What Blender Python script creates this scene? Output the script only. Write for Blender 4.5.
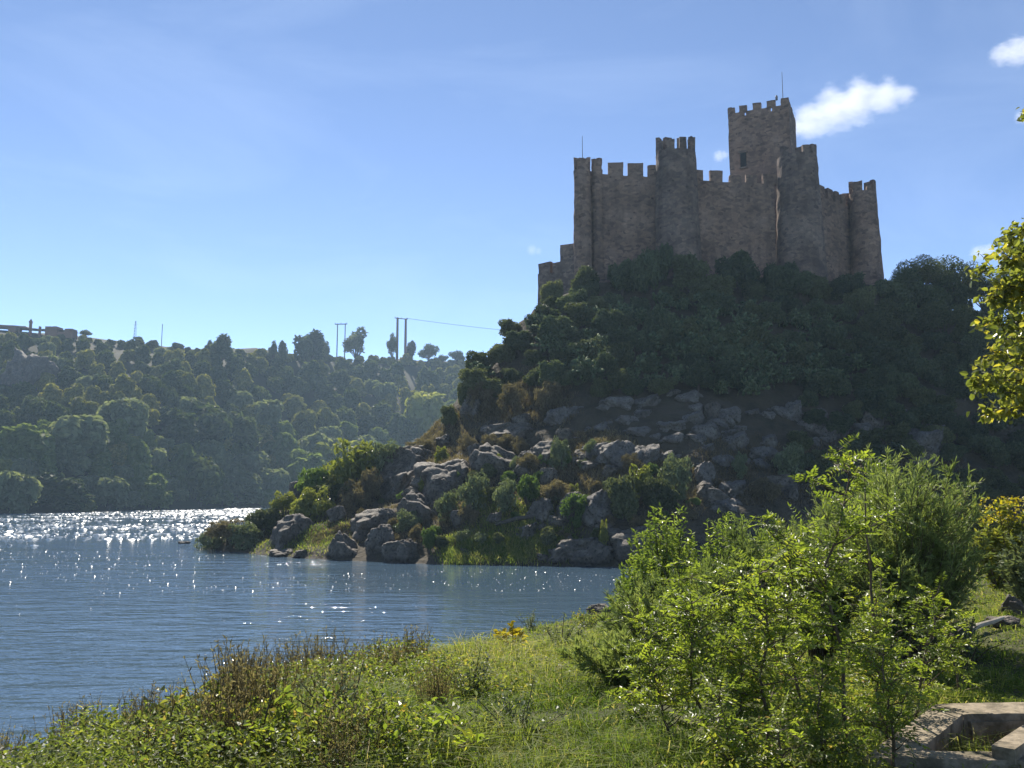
import bpy, math, random
import numpy as np
from mathutils import Vector, Matrix

for _o in list(bpy.data.objects):
    bpy.data.objects.remove(_o, do_unlink=True)
S = bpy.context.scene
COL = S.collection

# ------------------------------------------------------------------ camera, sky, sun, exposure
CAM_H, FPX, HORIZON = 6.0, 887.0, 492.0
PITCH = math.atan((HORIZON - 384) / FPX)
cam = bpy.data.cameras.new('camera')
cam.sensor_width = 36.0
cam.lens = 36.0 * FPX / 1024.0
cam.clip_start, cam.clip_end = 0.05, 9000
camo = bpy.data.objects.new('camera', cam)
COL.objects.link(camo)
camo.location = (0, 0, CAM_H)
camo.rotation_euler = (math.pi / 2 + PITCH, 0, 0)
S.camera = camo

SUN_EL, SUN_AZ = math.radians(43), math.radians(-16)
world = bpy.data.worlds.new("World")
S.world = world
world.use_nodes = True
_n, _l = world.node_tree.nodes, world.node_tree.links
sky = _n.new('ShaderNodeTexSky')
sky.sky_type = 'NISHITA'
sky.sun_disc = False
sky.sun_elevation = SUN_EL
sky.sun_rotation = SUN_AZ
sky.altitude = 3600
sky.air_density = 0.62
sky.dust_density = 0.0
sky.ozone_density = 0.35
_n['Background'].inputs[1].default_value = 0.135
# faint high cirrus: thin ice cloud in the sky itself
_tc = _n.new('ShaderNodeTexCoord')
_mp = _n.new('ShaderNodeMapping')
_mp.inputs['Scale'].default_value = (1.6, 1.6, 5.0)
_mp.inputs['Rotation'].default_value = (.25, .3, .6)
_nz = _n.new('ShaderNodeTexNoise')
_nz.inputs['Scale'].default_value = 1.7
_nz.inputs['Detail'].default_value = 8
_nz.inputs['Roughness'].default_value = .55
_nz.inputs['Distortion'].default_value = .6
_mr = _n.new('ShaderNodeMapRange')
_mr.inputs['From Min'].default_value = .5
_mr.inputs['From Max'].default_value = .85
_mr.inputs['To Max'].default_value = .06
_mx = _n.new('ShaderNodeMix')
_mx.data_type = 'RGBA'
_mx.inputs[7].default_value = (8.5, 9.5, 10.5, 1)
_l.new(_tc.outputs['Generated'], _mp.inputs[0])
_l.new(_mp.outputs[0], _nz.inputs['Vector'])
_l.new(_nz.outputs[0], _mr.inputs['Value'])
_l.new(_mr.outputs[0], _mx.inputs[0])
_l.new(sky.outputs[0], _mx.inputs[6])
_l.new(_mx.outputs[2], _n['Background'].inputs[0])

sl = bpy.data.lights.new('sun', 'SUN')
sl.energy = 5.0
sl.angle = math.radians(0.53)
sl.color = (1.0, 0.93, 0.82)
so = bpy.data.objects.new('sun', sl)
COL.objects.link(so)
SUNV = Vector((math.sin(SUN_AZ) * math.cos(SUN_EL), math.cos(SUN_AZ) * math.cos(SUN_EL), math.sin(SUN_EL)))
so.rotation_euler = SUNV.to_track_quat('Z', 'Y').to_euler()
so.location = SUNV * 500

S.view_settings.view_transform = 'Standard'
S.view_settings.look = 'None'
S.view_settings.exposure = 0.86
S.view_settings.gamma = 1.0
S.view_settings.use_curve_mapping = False
S.render.engine = 'CYCLES'
cy = S.cycles
cy.max_bounces = 7
cy.diffuse_bounces = 3
cy.glossy_bounces = 2
cy.transmission_bounces = 3
cy.volume_bounces = 2
cy.transparent_max_bounces = 6
cy.sample_clamp_indirect = 4.0
cy.volume_step_rate = 1.0

RNG = np.random.default_rng(11)
random.seed(5)

# ------------------------------------------------------------------ pixel rays -> points with a real distance
_ct, _st = math.cos(PITCH), math.sin(PITCH)


def ray(px, py):
    u, v = (px - 512) / FPX, (384 - py) / FPX
    return np.array([u, _ct - v * _st, _st + v * _ct])


def at(px, py, Y):
    d = ray(px, py)
    return np.array([0, 0, CAM_H]) + d * (Y / d[1])


def onz(px, py, z=0.0):
    d = ray(px, py)
    return np.array([0, 0, CAM_H]) + d * ((z - CAM_H) / d[2])


def proj(P):
    x, y, z = P[..., 0], P[..., 1], P[..., 2] - CAM_H
    f = y * _ct + z * _st
    up = -y * _st + z * _ct
    f = np.maximum(f, 1e-3)
    return 512 + FPX * x / f, 384 - FPX * up / f


# ------------------------------------------------------------------ noise
def _hash(ix, iy, iz, seed):
    h = (ix * 374761393 + iy * 668265263 + iz * 2147483647 + seed * 1274126177) & 0xFFFFFFFF
    h = ((h ^ (h >> 13)) * 1274126177) & 0xFFFFFFFF
    h = ((h ^ (h >> 16)) * 2246822519) & 0xFFFFFFFF
    return ((h ^ (h >> 15)) & 0xFFFFFF) / float(0xFFFFFF)


def vnoise(P, seed=0):
    P = np.asarray(P, float)
    if P.shape[-1] == 2:
        P = np.concatenate([P, np.zeros(P.shape[:-1] + (1,))], -1)
    i = np.floor(P).astype(np.int64)
    f = P - i
    f = f * f * (3 - 2 * f)
    r = 0
    for dx in (0, 1):
        for dy in (0, 1):
            for dz in (0, 1):
                w = (f[..., 0] if dx else 1 - f[..., 0]) * (f[..., 1] if dy else 1 - f[..., 1]) * (f[..., 2] if dz else 1 - f[..., 2])
                r = r + w * _hash(i[..., 0] + dx, i[..., 1] + dy, i[..., 2] + dz, seed)
    return r * 2 - 1


def fbm(P, seed=0, octv=4, gain=0.5):
    P = np.asarray(P, float)
    a, s, r = 1.0, 1.0, 0
    for k in range(octv):
        r = r + a * vnoise(P * s + 17.3 * k, seed + k)
        a *= gain
        s *= 2.03
    return r


def smooth(t):
    t = np.clip(t, 0, 1)
    return t * t * (3 - 2 * t)


# ------------------------------------------------------------------ terrain heights
# castle hill: front shore from the photograph's waterline
_sh = [(200, 548), (235, 552), (270, 556), (330, 560), (400, 563), (460, 565), (540, 566), (612, 567)]
_shp = np.array([onz(*p) for p in _sh])
ISX = np.concatenate([_shp[:, 0], [12, 20, 33, 53, 80, 165]])
ISY = np.concatenate([_shp[:, 1], [72.5, 74, 79, 83, 87, 92]])
_cr = [(199, 546, 97), (245, 527, 98), (290, 506, 99), (330, 492, 100), (395, 460, 104), (430, 432, 107), (465, 390, 112),
       (480, 366, 114), (505, 338, 117), (540, 303, 118), (590, 283, 118), (700, 275, 118), (885, 285, 118), (930, 300, 120), (1000, 325, 122)]
_crp = np.array([at(*p) for p in _cr])
ICX = np.concatenate([_crp[:, 0], [90, 135, 165]])
ICY = np.concatenate([_crp[:, 1], [122, 122, 122]])
ICZ = np.concatenate([_crp[:, 2], [18, 6, -1]])


def H_isl(x, y, rough=True):
    x, y = np.asarray(x, float), np.asarray(y, float)
    ys, yc, zc = np.interp(x, ISX, ISY), np.interp(x, ICX, ICY), np.interp(x, ICX, ICZ)
    t = (y - ys) / np.maximum(yc - ys, 2)
    s = 0.05 * np.clip(t * 9, 0, 1) + 0.95 * np.clip(t, 0, 1) ** 1.22
    z = zc * s
    pw = np.interp(x, [-40, -20, 0, 5, 50, 60, 165], [3, 5, 10, 32, 32, 14, 5])
    tb = np.clip((y - yc - pw) / np.maximum(zc * 1.1 + 3, 4), 0, None)
    z = np.where(tb > 0, zc - (zc + 3) * smooth(tb * .8), z)
    z = np.where(t < 0, (y - ys) * 0.45, z)
    out = np.maximum(ISX[0] - x, 0) + np.maximum(x - 165, 0)
    z = z - out * 0.6
    if rough:
        P = np.stack([x, y], -1)
        flat = np.clip(t * 4, 0.1, 1) * np.where((t > .95) & (x > 4) & (x < 52), .25, 1)
        z = z + flat * (0.75 * fbm(P * 0.16, 3, 4) + 0.25 * fbm(P * .7, 9, 3))
        # rock ledges: quantised steps on the slope
        lz = 2.3
        zz = z + 2.2 * fbm(P * .11, 77, 3)
        q = np.floor(zz / lz) * lz + lz * smooth((zz / lz - np.floor(zz / lz)) * 2.2 - .6) - (zz - z)
        k = np.where((t > .95) & (x > 4) & (x < 52), 0, .38) * np.clip(1 + fbm(P * .2, 88, 2), 0, 1)
        z = np.where(z > 0.3, z * (1 - k) + q * k, z)
    return np.maximum(z, -2.6)


# far bank
_f0, _f1 = onz(0, 514), onz(240, 507.5)
FSX = np.array([-1500, -700, -260, _f0[0], _f1[0], -60, 0, 200, 800, 1500])
FSY = np.array([60, 110, 180, _f0[1], _f1[1], 400, 430, 470, 520, 560])
_fc = [(0, 332, 372), (100, 340, 415), (200, 351, 468), (300, 358, 515), (400, 360, 545), (470, 364, 565)]
_fcp = []
for _px, _py, _Y in _fc:
    for _k in range(30):     # the crest stands 235 m behind the shore at that bearing
        _p = at(_px, _py, _Y)
        _Y = .5 * _Y + .5 * (np.interp(_p[0], FSX, FSY) + 235)
    _fcp.append(at(_px, _py, _Y))
_fcp = np.array(_fcp)
FCX = np.concatenate([[-1500, -500], _fcp[:, 0], [200, 1500]])
FCZ = np.concatenate([[60, 66], _fcp[:, 2], [95, 90]])


def H_far(x, y):
    x, y = np.asarray(x, float), np.asarray(y, float)
    ys, zc = np.interp(x, FSX, FSY), np.interp(x, FCX, FCZ)
    d = y - ys
    flat = 1.2 * np.clip(d / 3, 0, 1) + 8 * smooth(d / 45)
    steep = np.clip((d - 30) / 200, 0, 1) ** .9
    steep = steep * (1 - .5 * steep ** 6) / .5 * .5 + .5 * steep ** 7
    z = flat + (zc - 9) * steep
    P = np.stack([x, y], -1)
    z = z + np.clip(d / 30, 0, 1) * (3.0 * fbm(P * .022, 31, 3)) * np.clip(1.25 - steep, .12, 1)
    z = z - np.clip(d - 260, 0, 1e9) * 0.05
    return np.where(d < 0, np.maximum(d * .4, -2.6), z)


# near bank: polyline of the shore
BS = np.array([(-16, -200), (-14, -30), (-14, 0), (-13.2, 10), (-12, 16), (-10, 22), (-7.4, 28), (-3.6, 33), (-.2, 38), (2.8, 42.5), (5.2, 46),
               (12, 50), (30, 53), (70, 56), (160, 58), (400, 60)], float)


def d_bank(x, y):
    x, y = np.asarray(x, float), np.asarray(y, float)
    best, sgn = np.full(x.shape, 1e9), np.zeros(x.shape)
    for a, b in zip(BS[:-1], BS[1:]):
        e = b - a
        t = np.clip(((x - a[0]) * e[0] + (y - a[1]) * e[1]) / (e @ e), 0, 1)
        dx, dy = x - a[0] - t * e[0], y - a[1] - t * e[1]
        dd = np.hypot(dx, dy)
        s = np.where(e[0] * (y - a[1]) - e[1] * (x - a[0]) < 0, 1.0, -1.0)
        m = dd < best
        best, sgn = np.where(m, dd, best), np.where(m, s, sgn)
    return best * sgn


def H_bank(x, y):
    d = d_bank(x, y)
    P = np.stack([np.asarray(x, float), np.asarray(y, float)], -1)
    x_, y_ = np.asarray(x, float), np.asarray(y, float)
    rw = smooth((x_ / np.maximum(y_, 4) - .28) / .25)
    hm = np.interp(y_, [7, 14, 24, 44], [4.05, 3.3, 1.7, .75]) * (1 - rw) + np.interp(y_, [0, 32, 50], [4.05, 3.8, 2.2]) * rw
    z = 0.35 * smooth(d / 1.2) + hm * smooth(d / 13.0) ** 0.9
    z = z + np.clip(d / 4, 0, 1) * (0.10 * fbm(P * .35, 51, 3))
    return np.where(d < 0, np.maximum(d * .5, -2.6), z)


H_bank_flat = H_bank
TZ = float(H_bank_flat(np.array(2.9), np.array(5.7)))
BASIN = [onz(px_, py_, TZ + .075)[:2] for px_, py_ in ((912, 753), (958, 711), (1058, 711), (1090, 756))]


def H_bank(x, y):
    x, y = np.asarray(x, float), np.asarray(y, float)
    z = H_bank_flat(x, y)
    ins = np.zeros(x.shape, bool)
    for (ax, ay), (bx, by) in zip(BASIN, BASIN[1:] + BASIN[:1]):
        ins ^= ((ay > y) != (by > y)) & (x < (bx - ax) * (y - ay) / (by - ay + 1e-12) + ax)
    return np.where(ins, TZ - .28, z)      # the basin is sunk into the ground


def hit(px, py, H, y0, y1, n=2200):
    d = ray(px, py)
    Y = np.linspace(y0, y1, n)
    P = np.array([0, 0, CAM_H])[None] + d[None] * (Y / d[1])[:, None]
    h = H(P[:, 0], P[:, 1])
    b = np.nonzero(P[:, 2] <= h)[0]
    if len(b) == 0:      # just over the brow: take the ground a little lower in the picture
        return hit(px, py + 1.5, H, y0, y1, n) if py < 760 else None
    p = P[b[0]].copy()
    p[2] = h[b[0]]
    return p


def hit_isl(px, py):
    return hit(px, py, H_isl, 58, 150)


def hit_far(px, py):
    return hit(px, py, H_far, 180, 860)


def hit_bank(px, py):
    return hit(px, py, H_bank, 2, 56)


# ------------------------------------------------------------------ materials
def mat(name):
    m = bpy.data.materials.new(name)
    m.use_nodes = True
    return m, m.node_tree.nodes, m.node_tree.links, m.node_tree.nodes['Principled BSDF']


def ramp(n, stops, interp='LINEAR'):
    r = n.new('ShaderNodeValToRGB')
    r.color_ramp.interpolation = interp
    el = r.color_ramp.elements
    while len(el) < len(stops):
        el.new(0.5)
    for e, (p, c) in zip(el, stops):
        e.position = p
        e.color = (*c, 1)
    return r


def leaf_mat(name, stops, transl=0.4, tcol=1.6, rough=0.45, spec=0.4, vary=0.12):
    m, n, l, b = mat(name)
    at_ = n.new('ShaderNodeAttribute')
    at_.attribute_name = 'tint'
    oi = n.new('ShaderNodeObjectInfo')
    ad = n.new('ShaderNodeMath')
    ad.operation = 'MULTIPLY_ADD'
    l.new(oi.outputs['Random'], ad.inputs[0])
    ad.inputs[1].default_value = vary * 2
    l.new(at_.outputs['Fac'], ad.inputs[2])
    sb = n.new('ShaderNodeMath')
    sb.operation = 'SUBTRACT'
    l.new(ad.outputs[0], sb.inputs[0])
    sb.inputs[1].default_value = vary
    r = ramp(n, stops)
    l.new(sb.outputs[0], r.inputs[0])
    l.new(r.outputs[0], b.inputs['Base Color'])
    b.inputs['Roughness'].default_value = rough
    b.inputs['Specular IOR Level'].default_value = spec
    if transl > 0:
        tr = n.new('ShaderNodeBsdfTranslucent')
        mm = n.new('ShaderNodeMix')
        mm.data_type = 'RGBA'
        mm.blend_type = 'MULTIPLY'
        mm.inputs[0].default_value = 1
        l.new(r.outputs[0], mm.inputs[6])
        mm.inputs[7].default_value = (tcol * 1.05, tcol * 1.1, tcol * .55, 1)
        l.new(mm.outputs[2], tr.inputs['Color'])
        mx = n.new('ShaderNodeMixShader')
        mx.inputs[0].default_value = transl
        l.new(b.outputs[0], mx.inputs[1])
        l.new(tr.outputs[0], mx.inputs[2])
        l.new(mx.outputs[0], n['Material Output'].inputs[0])
    return m


def noise_mat(name, stops, scale=4, detail=6, rough=0.9, bump=0.3, bscale=None, dist=0.1, spec=0.25, stretch=None):
    m, n, l, b = mat(name)
    tc = n.new('ShaderNodeTexCoord')
    src = tc.outputs['Object']
    if stretch:
        mp = n.new('ShaderNodeMapping')
        mp.inputs['Scale'].default_value = stretch
        l.new(src, mp.inputs[0])
        src = mp.outputs[0]
    nz = n.new('ShaderNodeTexNoise')
    nz.inputs['Scale'].default_value = scale
    nz.inputs['Detail'].default_value = detail
    nz.inputs['Roughness'].default_value = .62
    l.new(src, nz.inputs['Vector'])
    r = ramp(n, stops)
    l.new(nz.outputs[0], r.inputs[0])
    l.new(r.outputs[0], b.inputs['Base Color'])
    b.inputs['Roughness'].default_value = rough
    b.inputs['Specular IOR Level'].default_value = spec
    if bump:
        n2 = n.new('ShaderNodeTexNoise')
        n2.inputs['Scale'].default_value = bscale or scale * 3
        n2.inputs['Detail'].default_value = 6
        l.new(src, n2.inputs['Vector'])
        bp = n.new('ShaderNodeBump')
        bp.inputs['Strength'].default_value = bump
        bp.inputs['Distance'].default_value = dist
        l.new(n2.outputs[0], bp.inputs['Height'])
        l.new(bp.outputs[0], b.inputs['Normal'])
    return m


M = {}
M['bank'] = noise_mat('bank_soil', [(.3, (.035, .04, .014)), (.55, (.07, .075, .022)), (.75, (.11, .095, .045))], .8, 8, .95, .6, 9)
M['hill'] = noise_mat('hill_soil', [(.3, (.024, .026, .014)), (.45, (.055, .044, .028)), (.6, (.075, .060, .038)), (.75, (.068, .062, .05))], .35, 9, .95, .7, 2.5, .3)
M['far'] = noise_mat('far_slope_soil', [(.3, (.018, .022, .011)), (.55, (.030, .028, .016)), (.74, (.050, .034, .021))], .06, 9, .95, .5, 1)


def rock_mat(name, c0, c1, c2, wet=True):
    m, n, l, b = mat(name)
    tc = n.new('ShaderNodeTexCoord')
    geo = n.new('ShaderNodeNewGeometry')
    nz = n.new('ShaderNodeTexNoise')
    nz.inputs['Scale'].default_value = 1.1
    nz.inputs['Detail'].default_value = 10
    nz.inputs['Roughness'].default_value = .68
    l.new(geo.outputs['Position'], nz.inputs['Vector'])
    r = ramp(n, [(.32, c0), (.5, c1), (.68, c2)])
    l.new(nz.outputs[0], r.inputs[0])
    # lichen blotches
    n3 = n.new('ShaderNodeTexNoise')
    n3.inputs['Scale'].default_value = 4.5
    n3.inputs['Detail'].default_value = 8
    l.new(geo.outputs['Position'], n3.inputs['Vector'])
    r3 = ramp(n, [(.55, (0, 0, 0)), (.63, (1, 1, 1))])
    l.new(n3.outputs[0], r3.inputs[0])
    mx = n.new('ShaderNodeMix')
    mx.data_type = 'RGBA'
    l.new(r3.outputs[0], mx.inputs[0])
    l.new(r.outputs[0], mx.inputs[6])
    mx.inputs[7].default_value = (c0[0] * .8, c0[1] * .8, c0[2] * .75, 1)
    col = mx.outputs[2]
    b.inputs['Roughness'].default_value = .82
    if wet:   # the wet band along the waterline
        sp = n.new('ShaderNodeSeparateXYZ')
        l.new(geo.outputs['Position'], sp.inputs[0])
        ma = n.new('ShaderNodeMath')
        ma.operation = 'MULTIPLY_ADD'
        l.new(nz.outputs[0], ma.inputs[0])
        ma.inputs[1].default_value = -.5
        l.new(sp.outputs[2], ma.inputs[2])
        rw = ramp(n, [(.0, (.35, .33, .3)), (.35, (1, 1, 1))])
        l.new(ma.outputs[0], rw.inputs[0])
        m2 = n.new('ShaderNodeMix')
        m2.data_type = 'RGBA'
        m2.blend_type = 'MULTIPLY'
        m2.inputs[0].default_value = 1
        l.new(col, m2.inputs[6])
        l.new(rw.outputs[0], m2.inputs[7])
        col = m2.outputs[2]
    l.new(col, b.inputs['Base Color'])
    bp = n.new('ShaderNodeBump')
    bp.inputs['Strength'].default_value = .7
    bp.inputs['Distance'].default_value = .18
    l.new(n3.outputs[0], bp.inputs['Height'])
    b2 = n.new('ShaderNodeBump')
    b2.inputs['Strength'].default_value = .5
    b2.inputs['Distance'].default_value = .3
    l.new(nz.outputs[0], b2.inputs['Height'])
    l.new(b2.outputs[0], bp.inputs['Normal'])
    l.new(bp.outputs[0], b.inputs['Normal'])
    return m


M['rock'] = rock_mat('granite', (.045, .037, .028), (.105, .087, .065), (.20, .168, .128))
M['rock_shade'] = rock_mat('granite_shade', (.06, .052, .043), (.12, .105, .087), (.20, .178, .15))  # granite copy for stones on the shaded slope, shade level set in its colour
M['cliff'] = rock_mat('cliff_rock', (.05, .045, .042), (.10, .085, .07), (.17, .14, .115), wet=False)


def masonry(name, c0, c1, c2):
    m, n, l, b = mat(name)
    geo = n.new('ShaderNodeNewGeometry')
    # rubble courses: voronoi cells flattened in z, warped
    mp = n.new('ShaderNodeMapping')
    mp.inputs['Scale'].default_value = (1.7, 1.7, 2.7)
    wn = n.new('ShaderNodeTexNoise')
    wn.inputs['Scale'].default_value = .8
    wn.inputs['Detail'].default_value = 3
    l.new(geo.outputs['Position'], wn.inputs['Vector'])
    va = n.new('ShaderNodeVectorMath')
    va.operation = 'MULTIPLY_ADD'
    l.new(wn.outputs['Color'], va.inputs[0])
    va.inputs[1].default_value = (.16, .16, .10)
    l.new(geo.outputs['Position'], va.inputs[2])
    l.new(va.outputs[0], mp.inputs[0])
    vo = n.new('ShaderNodeTexVoronoi')
    vo.inputs['Scale'].default_value = 1.0
    l.new(mp.outputs[0], vo.inputs['Vector'])
    ve = n.new('ShaderNodeTexVoronoi')
    ve.feature = 'DISTANCE_TO_EDGE'
    l.new(mp.outputs[0], ve.inputs['Vector'])
    nz = n.new('ShaderNodeTexNoise')
    nz.inputs['Scale'].default_value = .28
    nz.inputs['Detail'].default_value = 9
    nz.inputs['Roughness'].default_value = .65
    l.new(geo.outputs['Position'], nz.inputs['Vector'])
    r = ramp(n, [(.32, c0), (.5, c1), (.66, c2)])
    l.new(nz.outputs[0], r.inputs[0])
    sc = n.new('ShaderNodeSeparateColor')
    l.new(vo.outputs['Color'], sc.inputs[0])
    rs = ramp(n, [(0, (.34, .34, .37)), (.18, (.70, .68, .68)), (.6, (1.02, 1, .98)), (1, (1.5, 1.4, 1.26))])
    l.new(sc.outputs[0], rs.inputs[0])
    mx = n.new('ShaderNodeMix')
    mx.data_type = 'RGBA'
    mx.blend_type = 'MULTIPLY'
    mx.inputs[0].default_value = .62
    l.new(r.outputs[0], mx.inputs[6])
    l.new(rs.outputs[0], mx.inputs[7])
    rj = ramp(n, [(0, (.40, .38, .36)), (.09, (1, 1, 1))])
    l.new(ve.outputs['Distance'], rj.inputs[0])
    m2 = n.new('ShaderNodeMix')
    m2.data_type = 'RGBA'
    m2.blend_type = 'MULTIPLY'
    m2.inputs[0].default_value = .8
    l.new(mx.outputs[2], m2.inputs[6])
    l.new(rj.outputs[0], m2.inputs[7])
    # rain streaks and patches of lichen running down the wall
    mps = n.new('ShaderNodeMapping')
    mps.inputs['Scale'].default_value = (.9, .9, .13)
    l.new(geo.outputs['Position'], mps.inputs[0])
    ns = n.new('ShaderNodeTexNoise')
    ns.inputs['Scale'].default_value = .8
    ns.inputs['Detail'].default_value = 7
    l.new(mps.outputs[0], ns.inputs['Vector'])
    rst = ramp(n, [(.36, (.74, .73, .73)), (.52, (1, 1, 1)), (.68, (1.10, 1.07, 1.04))])
    l.new(ns.outputs[0], rst.inputs[0])
    ms_ = n.new('ShaderNodeMix')
    ms_.data_type = 'RGBA'
    ms_.blend_type = 'MULTIPLY'
    ms_.inputs[0].default_value = .9
    l.new(m2.outputs[2], ms_.inputs[6])
    l.new(rst.outputs[0], ms_.inputs[7])
    m2 = ms_
    # putlog holes and gaps
    pv = n.new('ShaderNodeTexVoronoi')
    pv.inputs['Scale'].default_value = .62
    l.new(geo.outputs['Position'], pv.inputs['Vector'])
    rp = ramp(n, [(.06, (.25, .24, .24)), (.10, (1, 1, 1))])
    l.new(pv.outputs['Distance'], rp.inputs[0])
    m3 = n.new('ShaderNodeMix')
    m3.data_type = 'RGBA'
    m3.blend_type = 'MULTIPLY'
    m3.inputs[0].default_value = .8
    l.new(m2.outputs[2], m3.inputs[6])
    l.new(rp.outputs[0], m3.inputs[7])
    l.new(m3.outputs[2], b.inputs['Base Color'])
    b.inputs['Roughness'].default_value = .92
    b.inputs['Specular IOR Level'].default_value = .2
    bp = n.new('ShaderNodeBump')
    bp.inputs['Strength'].default_value = .8
    bp.inputs['Distance'].default_value = .12
    l.new(rj.outputs[0], bp.inputs['Height'])
    b2 = n.new('ShaderNodeBump')
    b2.inputs['Strength'].default_value = .6
    b2.inputs['Distance'].default_value = .15
    l.new(sc.outputs[0], b2.inputs['Height'])
    l.new(b2.outputs[0], bp.inputs['Normal'])
    l.new(bp.outputs[0], b.inputs['Normal'])
    return m


M['stone'] = masonry('castle_masonry', (.20, .135, .102), (.30, .205, .155), (.385, .272, .21))
M['stone_old'] = masonry('weathered_masonry', (.14, .102, .084), (.225, .165, .134), (.31, .235, .19))
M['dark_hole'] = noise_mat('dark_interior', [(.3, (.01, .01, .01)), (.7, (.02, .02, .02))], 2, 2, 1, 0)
M['metal'] = noise_mat('grey_metal', [(.3, (.10, .10, .10)), (.7, (.16, .16, .16))], 5, 2, .5, 0)
M['pole'] = noise_mat('rusty_pole', [(.3, (.10, .05, .035)), (.7, (.17, .08, .055))], 2, 4, .8, .2)
M['grey_pole'] = noise_mat('weathered_wood', [(.3, (.10, .09, .085)), (.7, (.18, .17, .16))], 2, 4, .8, .2)
M['concrete'] = noise_mat('old_concrete', [(.3, (.07, .068, .04)), (.44, (.17, .14, .095)), (.58, (.31, .255, .18)), (.66, (.24, .20, .14)), (.76, (.12, .10, .07))], 6, 10, .92, .9, 30, .012)
M['brick'] = noise_mat('red_brick', [(.3, (.13, .07, .05)), (.7, (.24, .14, .1))], 3, 6, .9, .3)
M['bark'] = noise_mat('bark', [(.3, (.05, .04, .03)), (.7, (.13, .11, .09))], 14, 6, .9, .5, 30, .01)
M['bark_red'] = noise_mat('young_bark', [(.3, (.06, .045, .03)), (.7, (.15, .11, .07))], 30, 4, .7, .3, 60, .004)
M['deadwood'] = noise_mat('bleached_wood', [(.3, (.28, .24, .19)), (.7, (.46, .41, .33))], 12, 5, .85, .4, 30, .01)

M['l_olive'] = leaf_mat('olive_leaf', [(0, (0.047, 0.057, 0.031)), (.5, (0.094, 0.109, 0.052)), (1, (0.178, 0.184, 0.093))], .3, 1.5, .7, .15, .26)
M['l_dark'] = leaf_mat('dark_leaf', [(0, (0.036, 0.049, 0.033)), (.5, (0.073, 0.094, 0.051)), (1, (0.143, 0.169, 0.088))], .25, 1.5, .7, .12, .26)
M['l_green'] = leaf_mat('green_leaf', [(0, (0.042, 0.070, 0.020)), (.5, (0.084, 0.133, 0.031)), (1, (0.154, 0.203, 0.049))], .36, 1.7, .45, .35)
M['l_grey'] = leaf_mat('grey_green_leaf', [(0, (0.084, 0.104, 0.060)), (.5, (0.143, 0.168, 0.092)), (1, (0.235, 0.260, 0.143))], .3, 1.4, .5, .3)
M['l_yellow'] = leaf_mat('yellow_green_leaf', [(0, (0.092, 0.112, 0.026)), (.5, (0.172, 0.185, 0.040)), (1, (0.277, 0.264, 0.059))], .4, 1.5, .45, .35)
M['l_brown'] = leaf_mat('dry_leaf', [(0, (0.080, 0.066, 0.043)), (.5, (0.165, 0.133, 0.085)), (1, (0.265, 0.214, 0.131))], .3, 1.3, .7, .2)
M['l_near'] = leaf_mat('sapling_leaf', [(0, (0.065, 0.088, 0.018)), (.45, (0.140, 0.176, 0.028)), (.8, (0.213, 0.242, 0.040)), (1, (0.314, 0.297, 0.045))], .5, 2.1, .42, .5, .08)
M['l_feather'] = leaf_mat('feathery_leaf', [(0, (0.114, 0.148, 0.056)), (.5, (0.202, 0.248, 0.091)), (1, (0.310, 0.336, 0.134))], .38, 1.5, .5, .3)
M['l_willow'] = leaf_mat('willow_leaf', [(0, (0.066, 0.098, 0.020)), (.5, (0.144, 0.190, 0.036)), (1, (0.228, 0.270, 0.055))], .42, 1.8, .38, .45)
M['l_plane'] = leaf_mat('overhanging_leaf', [(0, (0.098, 0.118, 0.031)), (.5, (0.189, 0.201, 0.047)), (.85, (0.293, 0.277, 0.059)), (1, (0.389, 0.319, 0.053))], .5, 1.6, .3, .5, .05)
M['grass'] = leaf_mat('grass_blade', [(0, (0.055, 0.092, 0.018)), (.4, (0.120, 0.162, 0.033)), (.7, (0.221, 0.239, 0.062)), (1, (0.386, 0.322, 0.156))], .45, 1.7, .65, .12, 0)
M['cover'] = leaf_mat('low_leaf', [(0, (0.067, 0.071, 0.025)), (.4, (0.103, 0.132, 0.033)), (.7, (0.172, 0.196, 0.041)), (.9, (0.241, 0.230, 0.053)), (1, (0.253, 0.173, 0.069))], .45, 1.9, .5, .35, 0)
M['f_olive'] = leaf_mat('holm_oak_leaf', [(0, (0.074, 0.081, 0.028)), (.5, (0.163, 0.165, 0.050)), (1, (0.327, 0.288, 0.092))], .3, 1.5, .7, .12, .2)
M['f_dark'] = leaf_mat('dark_evergreen_leaf', [(0, (0.027, 0.041, 0.018)), (.5, (0.061, 0.081, 0.031)), (1, (0.131, 0.146, 0.054))], .28, 1.5, .7, .12, .2)
M['f_green'] = leaf_mat('riverside_leaf', [(0, (.075, .10, .035)), (.5, (.13, .165, .055)), (1, (.21, .235, .085))], .36, 1.6, .7, .12, .15)
M['f_grey'] = leaf_mat('willow_grey_leaf', [(0, (.10, .115, .065)), (.5, (.16, .18, .10)), (1, (.25, .265, .15))], .34, 1.5, .7, .12, .15)
M['f_yellow'] = leaf_mat('poplar_leaf', [(0, (.13, .145, .04)), (.5, (.21, .22, .06)), (1, (.31, .30, .09))], .4, 1.5, .7, .12, .15)
M['dry'] = leaf_mat('dry_grass', [(0, (0.090, 0.066, 0.041)), (.5, (0.173, 0.130, 0.081)), (1, (0.263, 0.221, 0.139))], .35, 1.3, .7, .2)
M['dryweed'] = leaf_mat('dry_weed', [(0, (.085, .07, .045)), (.5, (.17, .138, .09)), (1, (.28, .23, .155))], .5, 1.2, .8, .15)
M['yellow'] = leaf_mat('yellow_leaf', [(0, (0.270, 0.210, 0.020)), (.6, (0.495, 0.378, 0.020)), (1, (0.585, 0.504, 0.050))], .4, 1.2, .5, .3)
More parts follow.
